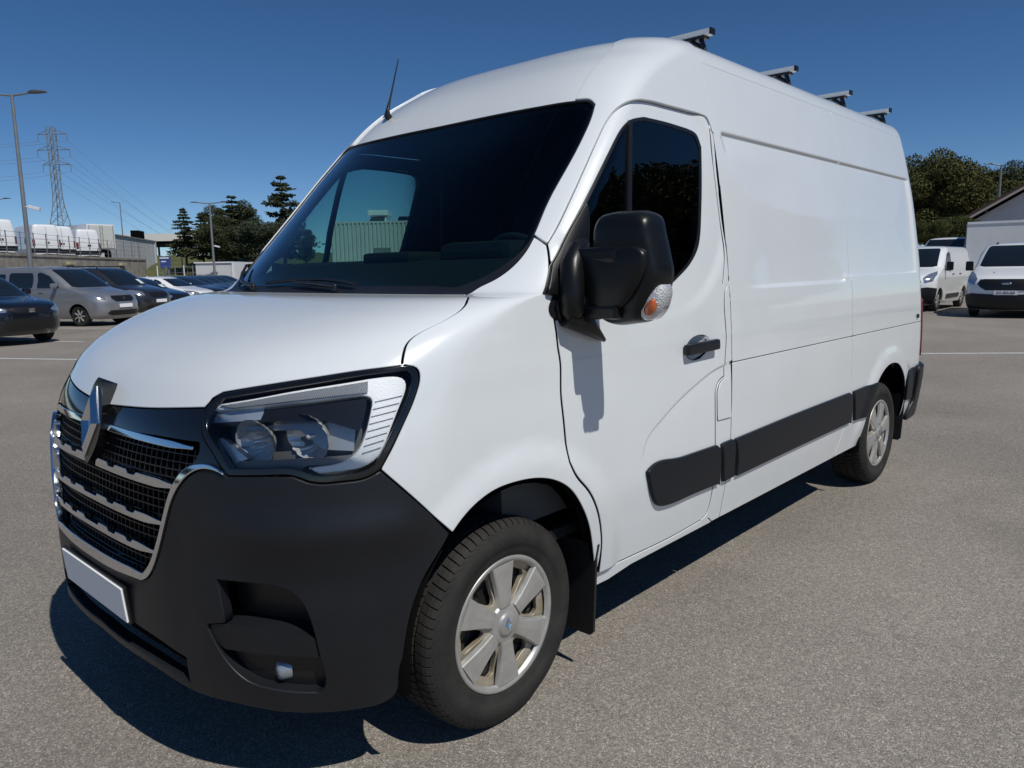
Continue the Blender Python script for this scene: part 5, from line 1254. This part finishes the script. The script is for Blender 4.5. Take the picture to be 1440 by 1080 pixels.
# plain white van roof seen between the van and the lorry
lv = empty('panel_van', cp(1322, 33.5), FV+math.pi, 'plain white van whose flat roof shows above the mid-size van, in front of the hedge', 'van')
r0 = zat(1322, 333, 33.5)
bq = BODY['van']; o_ = bpy.data.objects.new('body', BODY['van_shell']); COL.objects.link(o_); o_.parent = lv; o_.material_slots[0].link = 'OBJECT'; o_.material_slots[0].material = WHP; o_.scale = (1, 1, r0/1.985)
for cx_ in (0, 2.93):
    for s_ in (-1, 1):
        wn = link('wheel', BODY['wheel'], RUBBER, lv); wn.location = (cx_, s_*.83, .33); wn.scale = (.33, 1, .33)
panel(bq, 'windscreen', CGLASS, mirror_half([(0, bq.v_of_z(1.33)), bq.uv_yz(.78, 1.33), bq.uv_yz(.70, 1.88), (0, bq.v_of_z(1.88))]), lv, off=0.03, depth=0, su=.1, sv=.1, gap=0, both=False).scale = (1, 1, r0/1.985)

# ---------- gabled building on the right
WALLP = mat('pale_render', (0.66, 0.67, 0.69), 0.85, var=0.12, vscale=0.8); ROOFB = mat('brown_roof', (0.075, 0.045, 0.035), 0.8, var=0.3, vscale=2.0)
gb0 = cp(1352, 50.0); gx = (cp(1560, 46.0)-gb0).normalized(); 
gbl = empty('gabled_building', (gb0.x, gb0.y, 0), math.atan2(gx.y, gx.x), 'pale rendered building with a brown pitched roof among the trees', 'building')
ze = zat(1352, 310, 50); z1 = zat(1440, 260, 48.3); xs_ = (cp(1440, 48.3)-gb0).length
sl_ = (z1-ze)/xs_; LW = 20.0; zr_ = ze+sl_*LW/2
m_ = MB(); m_.prism([(0.5, 0), (LW-.5, 0), (LW-.5, ze-0.05), (LW/2, zr_-0.3), (0.5, ze-0.05)], lambda q: (q[0], 0, q[1]), lambda q: (q[0], 22, q[1])); m_.build('wall', WALLP, gbl)
for s_ in (0, 1):
    m_ = MB(); f_ = (lambda x: x) if s_ == 0 else (lambda x: LW-x)
    m_.prism([(-0.4, ze-0.4*sl_-0.02), (LW/2, zr_), (LW/2, zr_+0.22), (-0.4, ze-0.4*sl_+0.20)], lambda q: (f_(q[0]), -0.7, q[1]), lambda q: (f_(q[0]), 22.5, q[1])); m_.build('roof', ROOFB, gbl)
    m_ = MB(); m_.prism([(-0.4, ze-0.4*sl_-0.16), (LW/2, zr_-0.14), (LW/2, zr_+0.02), (-0.4, ze-0.4*sl_)], lambda q: (f_(q[0]), -0.74, q[1]), lambda q: (f_(q[0]), -0.70, q[1])); m_.build('barge_board', mat('barge_paint', (0.42, 0.36, 0.33), 0.6), gbl)
for xx in (1.2, 3.6, 6.1, 8.6):
    MB().box((xx, -0.35, ze+sl_*xx-0.25), (0.14, 0.7, 0.2)).build('purlin', mat('dark_wood', (0.03, 0.022, 0.018), 0.8), gbl)

# ---------- lamp posts
LAMPM = mat('galvanised', (0.30, 0.31, 0.31), 0.45, metal=0.5, var=0.15, vscale=2.0); LHEAD = mat('lamp_head_grey', (0.06, 0.062, 0.065), 0.5)
def lamp_post(label, base, ztop, adir, arms=(1, -1), group='car park lamp posts', r0=0.09, cam=None, alen=0.62):
    o = empty('lamp_post', base, adir, label, 'lamp post', group)
    m_ = MB(); m_.tube([(0, 0, 0), (0, 0, ztop*.5), (0, 0, ztop)], [r0, r0*.8, r0*.55], 12); m_.box((0, 0, 0.02), (0.34, 0.34, 0.04)); m_.build('pole', LAMPM, o)
    for s_ in arms:
        a_ = MB(); a_.tube([(0, 0, ztop-.03), (s_*.4*alen, 0, ztop-.01), (s_*alen, 0, ztop+.05)], r0*.38, 8); a_.build('arm', LAMPM, o)
        h_ = MB(); V_ = []; F_ = []
        secs = [(0.0, .03, .03), (.08, .10, .07), (.25, .14, .085), (.45, .14, .06), (.62, .11, .035), (.66, .04, .02)]
        for xx, hw, th in secs: V_ += [(s_*(alen+xx-.05), -hw, ztop+.03+.06*xx), (s_*(alen+xx-.05), hw, ztop+.03+.06*xx), (s_*(alen+xx-.05), hw*.8, ztop+.03+th+.06*xx), (s_*(alen+xx-.05), -hw*.8, ztop+.03+th+.06*xx)]
        for i in range(len(secs)-1):
            for q in range(4): F_.append((i*4+q, i*4+(q+1) % 4, (i+1)*4+(q+1) % 4, (i+1)*4+q))
        F_ += [(0, 1, 2, 3), (20, 23, 22, 21)]
        h_.add(V_, F_); h_.build('lamp_head', LHEAD, o)
    if cam is not None:
        k_ = MB(); k_.box((.36, 0, cam), (.42, .11, .12), Matrix.Rotation(R_(14), 3, 'Y'), .02); k_.build('security_camera', WHP, o)
        k_ = MB(); k_.tube([(0, 0, cam+.03), (.18, 0, cam+.06), (.25, 0, cam+.03)], .025, 8); k_.build('camera_bracket', WHP, o)
    return o
AD = math.atan2(CR[1], CR[0])
d1 = 27.5
lamp_post('tall double-arm lamp post with a white security camera behind the silver grey car', cp(45, d1), zat(20, 142, d1), AD, (1, -1), cam=zat(36, 294, d1))
d2 = 60.0
lamp_post('double-arm lamp post with a white security camera in front of the dark conifers', cp(302, d2), zat(295, 287, d2), AD, (1, -1), cam=zat(299, 345, d2)-0.1, r0=.11, alen=.9)
lamp_post('small double lamp post standing among the white vans on the raised deck', Vector((*cp(8, 66)[:2], 2.6)), zat(5, 282, 66)-2.6, AD, (1, -1), r0=.08)
d3 = 56.0
lamp_post('single-arm lamp post in front of the gabled building', cp(1398, d3), zat(1406, 234, d3), AD, (-1,), r0=.12, alen=.7)
d4 = 26.0
lamp_post('single-arm lamp post whose head hangs over the white vans', cp(1464, d4), zat(1444, 40, d4), AD, (-1,), r0=.09, alen=.55)
lamp_post('distant single lamp post beyond the grey shed', Vector((*cp(178, 120)[:2], 0)), zat(176, 286, 120), AD, (-1,), r0=.12, alen=.8)

# ---------- raised deck with retaining wall, railing, vans
CONC = mat('stained_concrete', (0.36, 0.33, 0.28), 0.9, col2=(0.20, 0.18, 0.15), vscale=1.2, detail=8.0, bump=0.3, bscale=8)
W0 = cp(-60, 44.0); W1 = cp(207, 74.0); zw = 2.95
wd = (W1-W0).normalized(); wn_ = Vector((-wd.y, wd.x, 0)); WL = (W1-W0).length
wall = empty('retaining_wall', W0, math.atan2(wd.y, wd.x), 'streaked concrete retaining wall behind the row of parked cars', 'wall')
npan = 10
for i in range(npan):
    MB().box(((i+.5)*WL/npan, 0.2, zw/2), (WL/npan-0.03, 0.4, zw)).build('wall_panel', CONC, wall)
MB().box((WL/2, 0.19, zw+0.08), (WL, 0.5, 0.16)).build('coping', CONC, wall)
for xx, in ((WL*.47,), (WL*.80,)): 
    b_ = MB().box((xx, -0.12, zw-0.42), (1.1, 0.25, 0.22), bev=.02).build('wall_light', mat('lamp_yellowish', (0.45, 0.40, 0.26), 0.5), wall)
deck = link('upper_deck', mesh_from('upper_deck', [W0+wn_*.4+Vector((0, 0, zw)), W1+wn_*.4+Vector((0, 0, zw)), W1+wn_*40+Vector((0, 0, zw)), W0+wn_*40-wd*60+Vector((0, 0, zw)), W0-wd*60+wn_*.4+Vector((0, 0, zw))], [(0, 1, 2, 3, 4)]), mat('deck_asphalt', (0.14, 0.135, 0.125), 0.9)); deck['kind'] = 'structure'
rail = empty('wire_railing', W0, math.atan2(wd.y, wd.x), 'thin grey wire railing along the top of the concrete wall', 'railing')
npst = 17
pm = None
for i in range(npst):
    m_ = MB().box((0, 0.2, zw+0.16+.75), (.06, .05, 1.5)); 
    if pm is None: pm = m_.mesh('post')
    o_ = link('post', pm, LAMPM, rail); o_.location = ((i+.4)*WL/npst, 0, 0)
for hh in (.45, .85, 1.25, 1.6): MB().tube([(0, .2, zw+hh), (WL, .2, zw+hh)], .012, 5).build('wire', LAMPM, rail)
# vans on the deck: coarse high-roof bodies with rear doors and red lamps
coarse = None
def deck_van(p, facing, label):
    global coarse
    p = Vector((p.x, p.y, zw))
    root = empty('deck_van', p, facing+math.pi, label, 'van', 'white vans on the raised deck')
    if coarse is None:
        half = [(0, vz(.19))]+[B.uv_yz(y, .19) for y in (.2, .45, .7)]
        for cx_ in (0, 3.68): half += [B.uv_xz(cx_+.42*math.cos(a), max(.19, .345+.42*math.sin(a))) for a in np.linspace(math.pi*1.1, -math.pi*.1, 13)]
        half += [(UE, vz(.3)), (UE, B.Vmax-.004), (0, B.Vmax-.004)]
        o = panel(B, 'body', None, mirror_half(chain(half)), None, depth=.04, su=.12, sv=.09, gap=0, both=False); 
        m2 = []
        def grab(nm, mt, ol, both=True, off=.006):
            r = panel(B, nm, mt, ol, None, off=off, depth=.008, su=.1, sv=.1, gap=0, both=both)
            for q in (r if both else [r]): m2.append((nm, q.data, mt)); bpy.data.objects.remove(q)
        grab('windscreen', CGLASS, wsf, False); grab('door_window', CGLASS, inset(win, .01))
        grab('tail_light', mat('red_lens', (0.3, 0.012, 0.012), 0.15), [rearU(.85, .96), rearU(1.35, .96), rearU(1.35, .82), rearU(.85, .82)], off=.02)
        grab('rear_bumper', PLAST, [B.uv_xz(4.2, .38), B.uv_xz(4.2, .70), rearU(.70, .6), (UE, vz(.70)), (UE, vz(.38))], off=.03)
        grab('door_gap', mat('gap_grey', (.12, .12, .12), .8), [(UE-.012, vz(.75)), (UE, vz(.75)), (UE, vz(2.3)), (UE-.012, vz(2.3))], off=.004)
        grab('door_handle', BLACK, [rearU(1.05, .14), rearU(1.05, .04), rearU(1.20, .04), rearU(1.20, .14)], off=.02)
        grab('vent_slot', BLACK, B.xzs([(3.15, 1.05), (3.35, 1.05), (3.35, 1.5), (3.15, 1.5)]), off=.008)
        grab('rear_window', CGLASS, [rearU(1.55, .72), rearU(2.0, .66), rearU(2.0, .2), rearU(1.55, .2)], off=.008) if False else None
        coarse = (o.data, m2); bpy.data.objects.remove(o)
    bo = link('body', coarse[0], WHP, root)
    for nm, me, mt in coarse[1]: link(nm, me, mt, root)
    for cx_ in (0, 3.68):
        for s_ in (-1, 1):
            wq = link('wheel', BODY['wheel'], RUBBER, root); wq.location = (cx_, s_*.86, .345); wq.scale = (.345, 1, .345)
    MB().box((2.0, .6, 2.5), (.2, .2, .08), bev=.03).build('roof_beacon', BLACK, root)
    MB().box((1.8, 0, .38), (4.8, 1.5, .1)).build('underbody', MATTB, root)
    return root
fw_ = Vector((CD[0], CD[1], 0)).normalized(); rt_ = Vector((CR[0], CR[1], 0)).normalized()
VL = ['white high-roof van at the far end of the raised deck, half out of the picture', 'white high-roof van showing its whole side on the raised deck', 'white high-roof van between two others on the raised deck', 'white high-roof van next to the white box lorry on the raised deck']
def wall_depth(px_):
    d_ = cp(px_, 1.0)-Vector((CAMP[0], CAMP[1], 0)); n_ = wn_; return (W0-Vector((CAMP[0], CAMP[1], 0))).dot(n_)/d_.dot(n_)
fv_ = (fw_*math.cos(R_(52))-rt_*math.sin(R_(52)))
for (pxx, la) in ((8, VL[0]), (72, VL[1]), (93, VL[2]), (130, VL[3])):
    dd = wall_depth(pxx)+2.2; rc_ = cp(pxx, dd); o_ = rc_+fv_*4.6
    deck_van(o_, math.atan2(fv_.y, fv_.x), la)
bx = empty('deck_lorry', cp(148, wall_depth(148)+2.0, zw), math.atan2(fv_.y, fv_.x), 'white box lorry parked at the end of the row on the raised deck', 'lorry')
zb = zat(148, 316, wall_depth(148)+2.0)-zw
MB().box((3, 0, (zb+.9)/2), (6, 2.3, zb-.9)).build('box_body', BOXW, bx)
for k_ in (-1, 1): MB().box((-.03, k_*.56, (zb+.9)/2), (.06, 1.08, zb-1.1)).build('rear_door', mat('box_cream', (.55, .55, .52), .5), bx)
for yy in (-1.0, -.1, .1, 1.0): MB().tube([(-.08, yy, 1.0), (-.08, yy, zb-.1)], .025, 6).build('lock_bar', LAMPM, bx)
MB().box((3, 0, .75), (6, .9, .3)).build('chassis', MATTB, bx)
for yy in (-.95, .95):
    t_ = MB(); t_.lathe([(0, -.12), (.4, -.14), (.45, -.08), (.45, .1), (.3, .14)], 24, 'y', (1.2, yy, .45)); t_.build('wheel', RUBBER, bx)
# grey shed behind the end of the deck
SHED = mat('shed_cladding', (0.58, 0.585, 0.60), 0.6, var=0.08, vscale=.5)
s0 = cp(150, 72.0); s1 = cp(222, 92.0); zs0 = zat(156, 329, 73); zs1 = zat(221, 341, 92)
sd = (s1-s0).normalized(); SL = (s1-s0).length
shed = empty('grey_shed', s0+Vector((0, 0, 0)), math.atan2(sd.y, sd.x), 'long plain grey shed wall beyond the raised deck', 'building')
zsh = (zs0+zs1)/2
MB().box((SL/2, 1.2, zsh/2), (SL, 2.4, zsh)).build('wall', SHED, shed); MB().box((SL/2, 1.2, zsh+.06), (SL+.3, 2.7, .14)).build('roof_edge', mat('roof_trim', (.22, .22, .24), .6), shed)
npn = 9
for i in range(npn): MB().box(((i+.5)*SL/npn, -.02, zsh/2), (SL/npn-.05, .05, zsh-.05)).build('cladding_panel', SHED, shed)
for xx in (SL-3.2, SL-1.6): MB().box((xx, 1.3, zsh+.65), (.9, .9, 1.1)).build('roof_fan', MATTB, shed)
MB().box((SL-.35, -.05, zsh/2), (.5, .2, zsh+.02)).build('corner_pillar', mat('pale_pillar', (.5, .51, .53), .7), shed)
# far canopy
cn = cp(226, 130.0); cz = zat(226, 331, 130); cz0 = zat(226, 341, 130)
can = empty('station_canopy', (cn.x, cn.y, 0), AD, 'far white flat canopy with dark underside on thin columns', 'canopy')
MB().box((2, 0, (cz+cz0)/2), (22, 9, (cz-cz0))).build('roof', mat('canopy_white', (.70, .68, .62), .6), can); MB().box((2, 0, cz0-.35), (21.5, 8.6, .7)).build('soffit', MATTB, can)
for xx in (-3.0, 1.0, 9.0): MB().box((xx, -2, cz0/2), (.25, .25, cz0)).build('column', STEEL, can)
# blue signs
BLUE = mat('sign_blue', (0.045, 0.085, 0.30), 0.5, var=.2, vscale=3)
def totem(label, px_, d, y0, y1, w_):
    a = cp(px_, d); z0, z1 = zat(px_, y1, d), zat(px_, y0, d)
    o = empty('totem_sign', (a.x, a.y, 0), AD, label, 'sign', 'blue totem signs')
    MB().box((0, 0, (z0+z1)/2), (w_, .25, z1-z0), bev=.03).build('panel', BLUE, o); MB().box((0, -.14, z1-.12), (w_*.92, .03, .12)).build('header', WHP, o)
    for q in (-.3, .3): MB().box((q*w_, 0, z0/2), (.1, .1, z0)).build('post', LAMPM, o)
    MB().box((-.1*w_, -.14, z1-.42), (w_*.5, .02, .10)).build('white_band', WHP, o)
totem('blue totem sign with a white header beside the grey shed', 234, 66, 361, 377, .85); totem('blue panel sign at the foot of the conifers', 261, 84, 348, 361, .95)
# low white cabins
cab_ = cp(276, 63); cz = zat(300, 370, 63)
lc = empty('white_cabin', (cab_.x, cab_.y, 0), AD, 'low white cabin wall in front of the grass bank', 'cabin')
cl = (cp(325, 63)-cab_).length
MB().box((cl/2, 1.5, cz/2), (cl, 3, cz)).build('wall', mat('cabin_white', (.62, .62, .63), .6, var=.05, vscale=1), lc); MB().box((cl/2, 1.5, cz+.05), (cl+.2, 3.2, .1)).build('roof_edge', WHP, lc)
c2_ = cp(326, 61); lc2 = empty('site_cabin', (c2_.x, c2_.y, 0), AD, 'small white framed cabin with a dark doorway', 'cabin')
MB().box((1.3, 1.2, cz/2), (2.4, 2.4, cz)).build('wall', mat('cabin_white', (.62, .62, .63), .6), lc2); MB().box((1.7, -.03, cz-.55), (.7, .06, .8)).build('doorway', MATTB, lc2)
for xx in (.12, 1.2, 2.45): MB().box((xx, -.05, cz/2), (.1, .08, cz)).build('frame_post', WHP, lc2)
fp = empty('chain_fence', cp(222, 64), AD, 'light wire fence at the foot of the grass bank', 'fence')
for i in range(8): MB().box((i*.75, 0, 1.15), (.07, .07, 2.3)).build('post', WHP if i % 3 == 0 else LAMPM, fp)
for hh in (1.2, 1.7, 2.2): MB().tube([(0, 0, hh), (5.4, 0, hh)], .015, 5).build('wire', LAMPM, fp)

# ---------- grass bank
def bank(name, pts_px, d0, d1, h0, h1, nx=40, nd=14, m=None):
    V = []; F = []
    for j in range(nd):
        t = j/(nd-1)
        for i in range(nx):
            p = cp(pts_px[0]+(pts_px[1]-pts_px[0])*i/(nx-1), d0+(d1-d0)*t)
            V.append((p.x, p.y, h0+(h1-h0)*ss(np.array([t]), 0, .8)[0]+.12*math.sin(i*1.7+j)*t))
    for j in range(nd-1):
        for i in range(nx-1): F.append((j*nx+i, j*nx+i+1, (j+1)*nx+i+1, (j+1)*nx+i))
    o = link(name, mesh_from(name, V, F, smooth=True), m); o['kind'] = 'structure'; return o
GRASS = mat('dry_grass', (0.105, 0.105, 0.030), 0.95, col2=(0.055, 0.068, 0.020), vscale=.6, detail=8)
bank('grass_bank', (205, 470), 70, 110, -.05, 4.1, m=GRASS)
bank('hedge_bank', (1230, 1500), 60, 130, -.05, 3.0, m=GRASS)

# ---------- pylon and wires
PYL = mat('pylon_steel', (0.20, 0.21, 0.21), 0.6, metal=.3)
dp = 230.0
pt = cp(80, dp); ztp = zat(79, 180, dp)
py = empty('electricity_pylon', (cp(93, dp).x, cp(93, dp).y, 0), AD, 'distant steel lattice electricity pylon with three crossarms', 'pylon')
def hw(z): return .9 if z > ztp*.52 else .9+(ztp*.52-z)/(ztp*.52)*3.6
m_ = MB(); lev = np.linspace(0, ztp-1, 17)
for sx in (-1, 1):
    for sy in (-1, 1): m_.tube([(sx*hw(z), sy*hw(z), z) for z in lev], .14, 4)
m_.build('legs', PYL, py)
m_ = MB()
for a, b_ in zip(lev[:-1], lev[1:]):
    for sy in (-1, 1):
        m_.tube([(-hw(a), sy*hw(a), a), (hw(b_), sy*hw(b_), b_)], .07, 3); m_.tube([(hw(a), sy*hw(a), a), (-hw(b_), sy*hw(b_), b_)], .07, 3); m_.tube([(-hw(b_), sy*hw(b_), b_), (hw(b_), sy*hw(b_), b_)], .06, 3)
    for sx in (-1, 1):
        m_.tube([(sx*hw(a), -hw(a), a), (sx*hw(b_), hw(b_), b_)], .07, 3)
o_ = m_.build('lattice', PYL, py); o_['kind'] = 'stuff'
arms_ = []
for yy_, L_, R__ in ((194, 4.0, 4.6), (215, 4.6, 5.0), (235, 3.4, 4.8)):
    z = zat(80, yy_, dp); m_ = MB()
    for s_, l in ((-1, L_), (1, R__)):
        m_.tube([(s_*.8, 0, z), (s_*l, 0, z)], .12, 4); m_.tube([(s_*.8, 0, z+1.3), (s_*l, 0, z)], .09, 4)
        arms_.append((s_*l, z-2.0))
    m_.build('crossarm', PYL, py)
    for s_, l in ((-1, L_), (1, R__)): MB().tube([(s_*l, 0, z), (s_*l, 0, z-2.0)], .10, 5).build('insulator', PYL, py)
for k_, (ax_, az_) in enumerate(arms_):
    if k_ % 2 == (0 if k_ != 2 else 1): pass
    base = Vector((py.location.x, py.location.y, 0))+Vector((math.cos(AD), math.sin(AD), 0))*ax_
    for (tpx, tpy, td) in (((-350, 160+k_*16, 150), (330, 372+k_*3, 420))):
        e = pix_d(tpx, tpy, td); a = Vector((base.x, base.y, az_)); e = Vector(e); pts_ = []
        for i in range(13):
            t = i/12; q = a.lerp(e, t); q.z -= 4*t*(1-t)*3.0; pts_.append(q)
        o_ = MB().tube(pts_, .035, 4).build('power_line', PYL); tag(o_, 'thin power line strung from the lattice pylon', 'cable', 'power lines from the pylon')

# ---------- corrugated hall seen through the cab, with two vehicles on its roof deck
HALL = mat('pale_cladding', (0.62, 0.62, 0.58), 0.6, var=.05, vscale=1)
h0 = cp(468, 46); hzt = zat(530, 313, 46); hall = empty('corrugated_hall', (h0.x, h0.y, 0), AD, 'pale corrugated hall visible through the cab windows', 'building')
HL = 9.0
m_ = MB(); nrib = 36; pr = []
MB().box((HL/2, 5.0, (hzt-.1)/2), (HL, 10, hzt-.1)).build('core', HALL, hall)
for i in range(nrib):
    x0 = i*HL/nrib; MB().box((x0+HL/nrib*.5, -.03, hzt/2), (HL/nrib*.55, .06, hzt)).build('cladding_rib', HALL, hall)
MB().box((HL/2, 5.0, hzt), (HL+.1, 10.1, .12)).build('roof_deck', HALL, hall)
MB().box((1.9+1.2, -.08, .9*hzt*.45), (1.0, .06, hzt*.5)).build('doorway', mat('door_grey', (.2, .21, .2), .6), hall)
for (pxx, lab, hs) in ((533, 'white box van standing on the roof deck of the corrugated hall', 1.0), (572, 'white low van standing on the roof deck of the corrugated hall', .78)):
    p = cp(pxx, 49, hzt+.06); o = empty('roof_van', p, AD-math.pi/2+math.pi, lab, 'van')
    q = bpy.data.objects.new('body', BODY['van_shell']); COL.objects.link(q); q.parent = o; q.material_slots[0].link = 'OBJECT'; q.material_slots[0].material = WHP; q.scale = (.6, .6, .55); q.location = (0, 0, -.55)
    panel(bq, 'windscreen', CGLASS, mirror_half([(0, bq.v_of_z(1.33)), bq.uv_yz(.80, 1.33), bq.uv_yz(.74, 1.88), (0, bq.v_of_z(1.88))]), o, off=.03, depth=0, su=.1, sv=.1, gap=0, both=False)
    ob = o.children[-1]; ob.scale = (.6, .6, .55); ob.location = (0, 0, -.55)
    if hs == 1.0: MB().box((1.5, 0, .75), (2.2, 1.3, .35), bev=.05).build('box_body', WHP, o)

# ---------- trees
BARK = mat('bark', (0.06, 0.045, 0.032), 0.9, var=.3, vscale=6)
def leafmat(name, c, c2):
    m = mat(name, c, .75, spec=.2, col2=c2, vscale=1.3, detail=6); return m
CON = leafmat('conifer_needles', (0.080, 0.090, 0.040), (0.036, 0.046, 0.022)); CON2 = leafmat('cedar_needles', (0.080, 0.095, 0.056), (0.036, 0.048, 0.030)); PINE = leafmat('pine_needles', (0.120, 0.116, 0.036), (0.055, 0.062, 0.020)); BUSH = leafmat('bush_leaves', (0.105, 0.115, 0.034), (0.045, 0.056, 0.018))
def cards(C_, S_, rng, flat=0.0):
    n = len(C_); a = rng.normal(size=(n, 3)); a[:, 2] *= (1-flat); a /= np.linalg.norm(a, axis=1, keepdims=True)
    b_ = rng.normal(size=(n, 3)); b_ -= (b_*a).sum(1, keepdims=True)*a; b_ /= np.linalg.norm(b_, axis=1, keepdims=True)
    S = S_[:, None]; V = np.stack([C_-a*S-b_*S*.22, C_+a*S*.2-b_*S*.42, C_+a*S, C_-a*S*.1+b_*S*.45], 1).reshape(-1, 3)
    F = np.arange(4*n).reshape(-1, 4)
    return V, F
def conifer(seed, h, rad, layers=16, droop=.15, dens=1.0, top=.0):
    rng = np.random.default_rng(seed); tr = MB(); tr.tube([(0, 0, -1.0), (rng.normal()*.1, 0, h*.5), (0, 0, h)], [h*.022, h*.015, .03], 8)
    Cs = []; Ss = []
    for L in range(layers):
        t = (L+rng.random()*.6)/layers; z = h*(.10+.90*t)
        r = rad*(1-t)**.75*(.8+.4*rng.random())+.25
        for k in range(rng.integers(5, 9)):
            an = rng.random()*6.283; rr = r*(.65+.5*rng.random()); e = np.array([math.cos(an)*rr, math.sin(an)*rr, -droop*rr+.25*rr*(t-.3)])
            b0 = np.array([0, 0, z]); tr.tube([tuple(b0), tuple(b0+e*.6+np.array([0, 0, .05*rr])), tuple(b0+e)], [.05+.02*rr, .035, .012], 4, caps=False)
            n = int(26*dens*(rr+.6)); u = rng.random(n)**.7
            c = b0+e*u[:, None]+rng.normal(size=(n, 3))*np.array([.24, .24, .13])*(rr*.28+.25); Cs.append(c); Ss.append(.16+.16*rng.random(n))
    V, F = cards(np.concatenate(Cs), np.concatenate(Ss), rng, .45)
    return tr.mesh('trunk'), mesh_from('crown', V, F)
def broad(seed, h, rad, trunk=.25, n=9000, blobs=38, leaf=.26):
    rng = np.random.default_rng(seed); tr = MB(); tr.tube([(0, 0, -1), (.1, 0, h*trunk), (0, .1, h*.7)], [h*.03, h*.024, .06], 8)
    Cs = []; Ss = []
    for i in range(blobs):
        v = rng.normal(size=3); v /= np.linalg.norm(v); f = rng.random()**.4; c = np.array([v[0]*rad*f*.85, v[1]*rad*f*.85, h*(trunk+(1-trunk)/2)+v[2]*h*(1-trunk)/2*f*.9])
        tr.tube([(0, 0, h*trunk*.9), tuple(c*np.array([.5, .5, .9])), tuple(c)], [.10, .06, .02], 4, caps=False)
        m = n//blobs; br_ = rad*(.26+.16*rng.random()); q = rng.normal(size=(m, 3)); q /= np.linalg.norm(q, axis=1, keepdims=True); q *= (rng.random(m)**.35)[:, None]*br_*np.array([1, 1, .8]); Cs.append(c+q); Ss.append(leaf*(.6+.8*rng.random(m)))
    V, F = cards(np.concatenate(Cs), np.concatenate(Ss), rng); return tr.mesh('trunk'), mesh_from('crown', V, F)
TM = [conifer(1, 10, 3.0), conifer(2, 10, 2.6, 14), conifer(3, 10, 3.4, 15, .05, 1.2), broad(4, 9, 4.2, .12, 42000, 60, .13), broad(5, 6, 3.2, .05, 24000, 36, .11), broad(6, 10, 3.2, .1, 32000, 50, .13)]
def tree(name, kind, lm, px_, d, ytop, ybase, label, group, wsc=1.0, rz=0.0, h0=None):
    zb_, zt_ = (zat(px_, ybase, d), zat(px_, ytop, d)); H = [10, 10, 10, 9, 6, 10][kind]; s_ = (zt_-zb_)/H
    p = cp(px_, d, zb_); o = empty(name, p, rz, label, 'tree' if name != 'shrub' else 'shrub', group); o.scale = (s_*wsc, s_*wsc, s_)
    link('trunk', TM[kind][0], BARK, o); c = bpy.data.objects.new('crown', TM[kind][1]); COL.objects.link(c); c.parent = o
    if not TM[kind][1].materials: TM[kind][1].materials.append(lm)
    c.material_slots[0].link = 'OBJECT'; c.material_slots[0].material = lm
    return o
TG = 'dark conifers on the grass bank'
for k, (pxx, d, yt, yb, kd, ws_, lm, lab) in enumerate([(264, 84, 292, 366, 0, 1.0, CON, 'loose conifer at the end of the dark group, beside the far canopy'), (288, 88, 300, 367, 1, 1.2, CON, 'low dark conifer in the middle of the dark group'), (306, 86, 289, 368, 5, 1.1, CON, 'round-topped dark tree behind the double-arm lamp post'), (333, 88, 276, 368, 1, 1.15, CON, 'pointed dark conifer rising above its neighbours'), (352, 90, 284, 368, 5, 1.1, CON, 'dark bushy evergreen beside the pointed conifer'), (402, 84, 250, 368, 2, 1.05, CON2, 'tall cedar with tiered drooping branches'), (378, 80, 305, 368, 4, 1.3, CON2, 'low spreading evergreen under the tall cedar'), (432, 78, 320, 372, 5, 1.0, CON, 'dark evergreen half hidden behind the windscreen pillar'), (320, 82, 312, 368, 4, 1.3, CON, 'low dark evergreen at the foot of the pointed conifer')]):
    tree('conifer_tree', kd, lm, pxx, d, yt, yb, lab, TG, ws_, k*1.3)
RG = 'pines behind the gabled building'
for k, (pxx, d, yt, yb, kd, ws_, lm, lab) in enumerate([(1312, 62, 218, 350, 3, 1.0, PINE, 'big rounded pine with olive needles beside the gabled building'), (1272, 66, 226, 350, 3, 1.0, PINE, 'rounded pine half hidden behind the tall white van'), (1352, 70, 250, 350, 3, .9, PINE, 'lower rounded pine between two taller ones'), (1385, 84, 236, 340, 5, 1.3, PINE, 'flat-topped dark pine behind the single-arm lamp post'), (1420, 86, 232, 340, 3, 1.0, CON, 'dark pine above the brown roof'), (1455, 84, 238, 340, 5, 1.3, PINE, 'dark pine at the ridge of the brown roof'), (1366, 78, 262, 345, 4, 1.0, CON, 'dark shrubby pine above the eaves')]):
    tree('pine_tree', kd, lm, pxx, d, yt, yb, lab, RG, ws_, k*1.1)
for k, (pxx, d, yt, yb, lab) in enumerate([(1303, 46, 306, 352, 'pale green shrub in front of the big rounded pine'), (1326, 47, 312, 352, 'low leafy shrub in the hedge behind the plain white van'), (1345, 47, 300, 352, 'leafy shrub by the corner of the gabled building')]):
    tree('shrub', 4, BUSH, pxx, d, yt, yb, lab, 'hedge shrubs', 1.1, k)
# trees across the car park, behind the photographer
for k, (x, y, kd, s_) in enumerate([(22, -19, 3, 1.25), (29, -21, 5, 1.3), (35, -20, 3, 1.45), (42, -23, 5, 1.35), (50, -24, 3, 1.4), (15, -24, 5, 1.0), (60, -27, 3, 1.5)]):
    o = empty('roadside_tree', (x, y, 0), k*.9, 'leafy tree on the far edge of the car park, mirrored in the van door window', 'tree', 'trees across the car park'); o.scale = (s_, s_, s_)
    link('trunk', TM[kd][0], BARK, o); c = bpy.data.objects.new('crown', TM[kd][1]); COL.objects.link(c); c.parent = o; c.material_slots[0].link = 'OBJECT'; c.material_slots[0].material = PINE
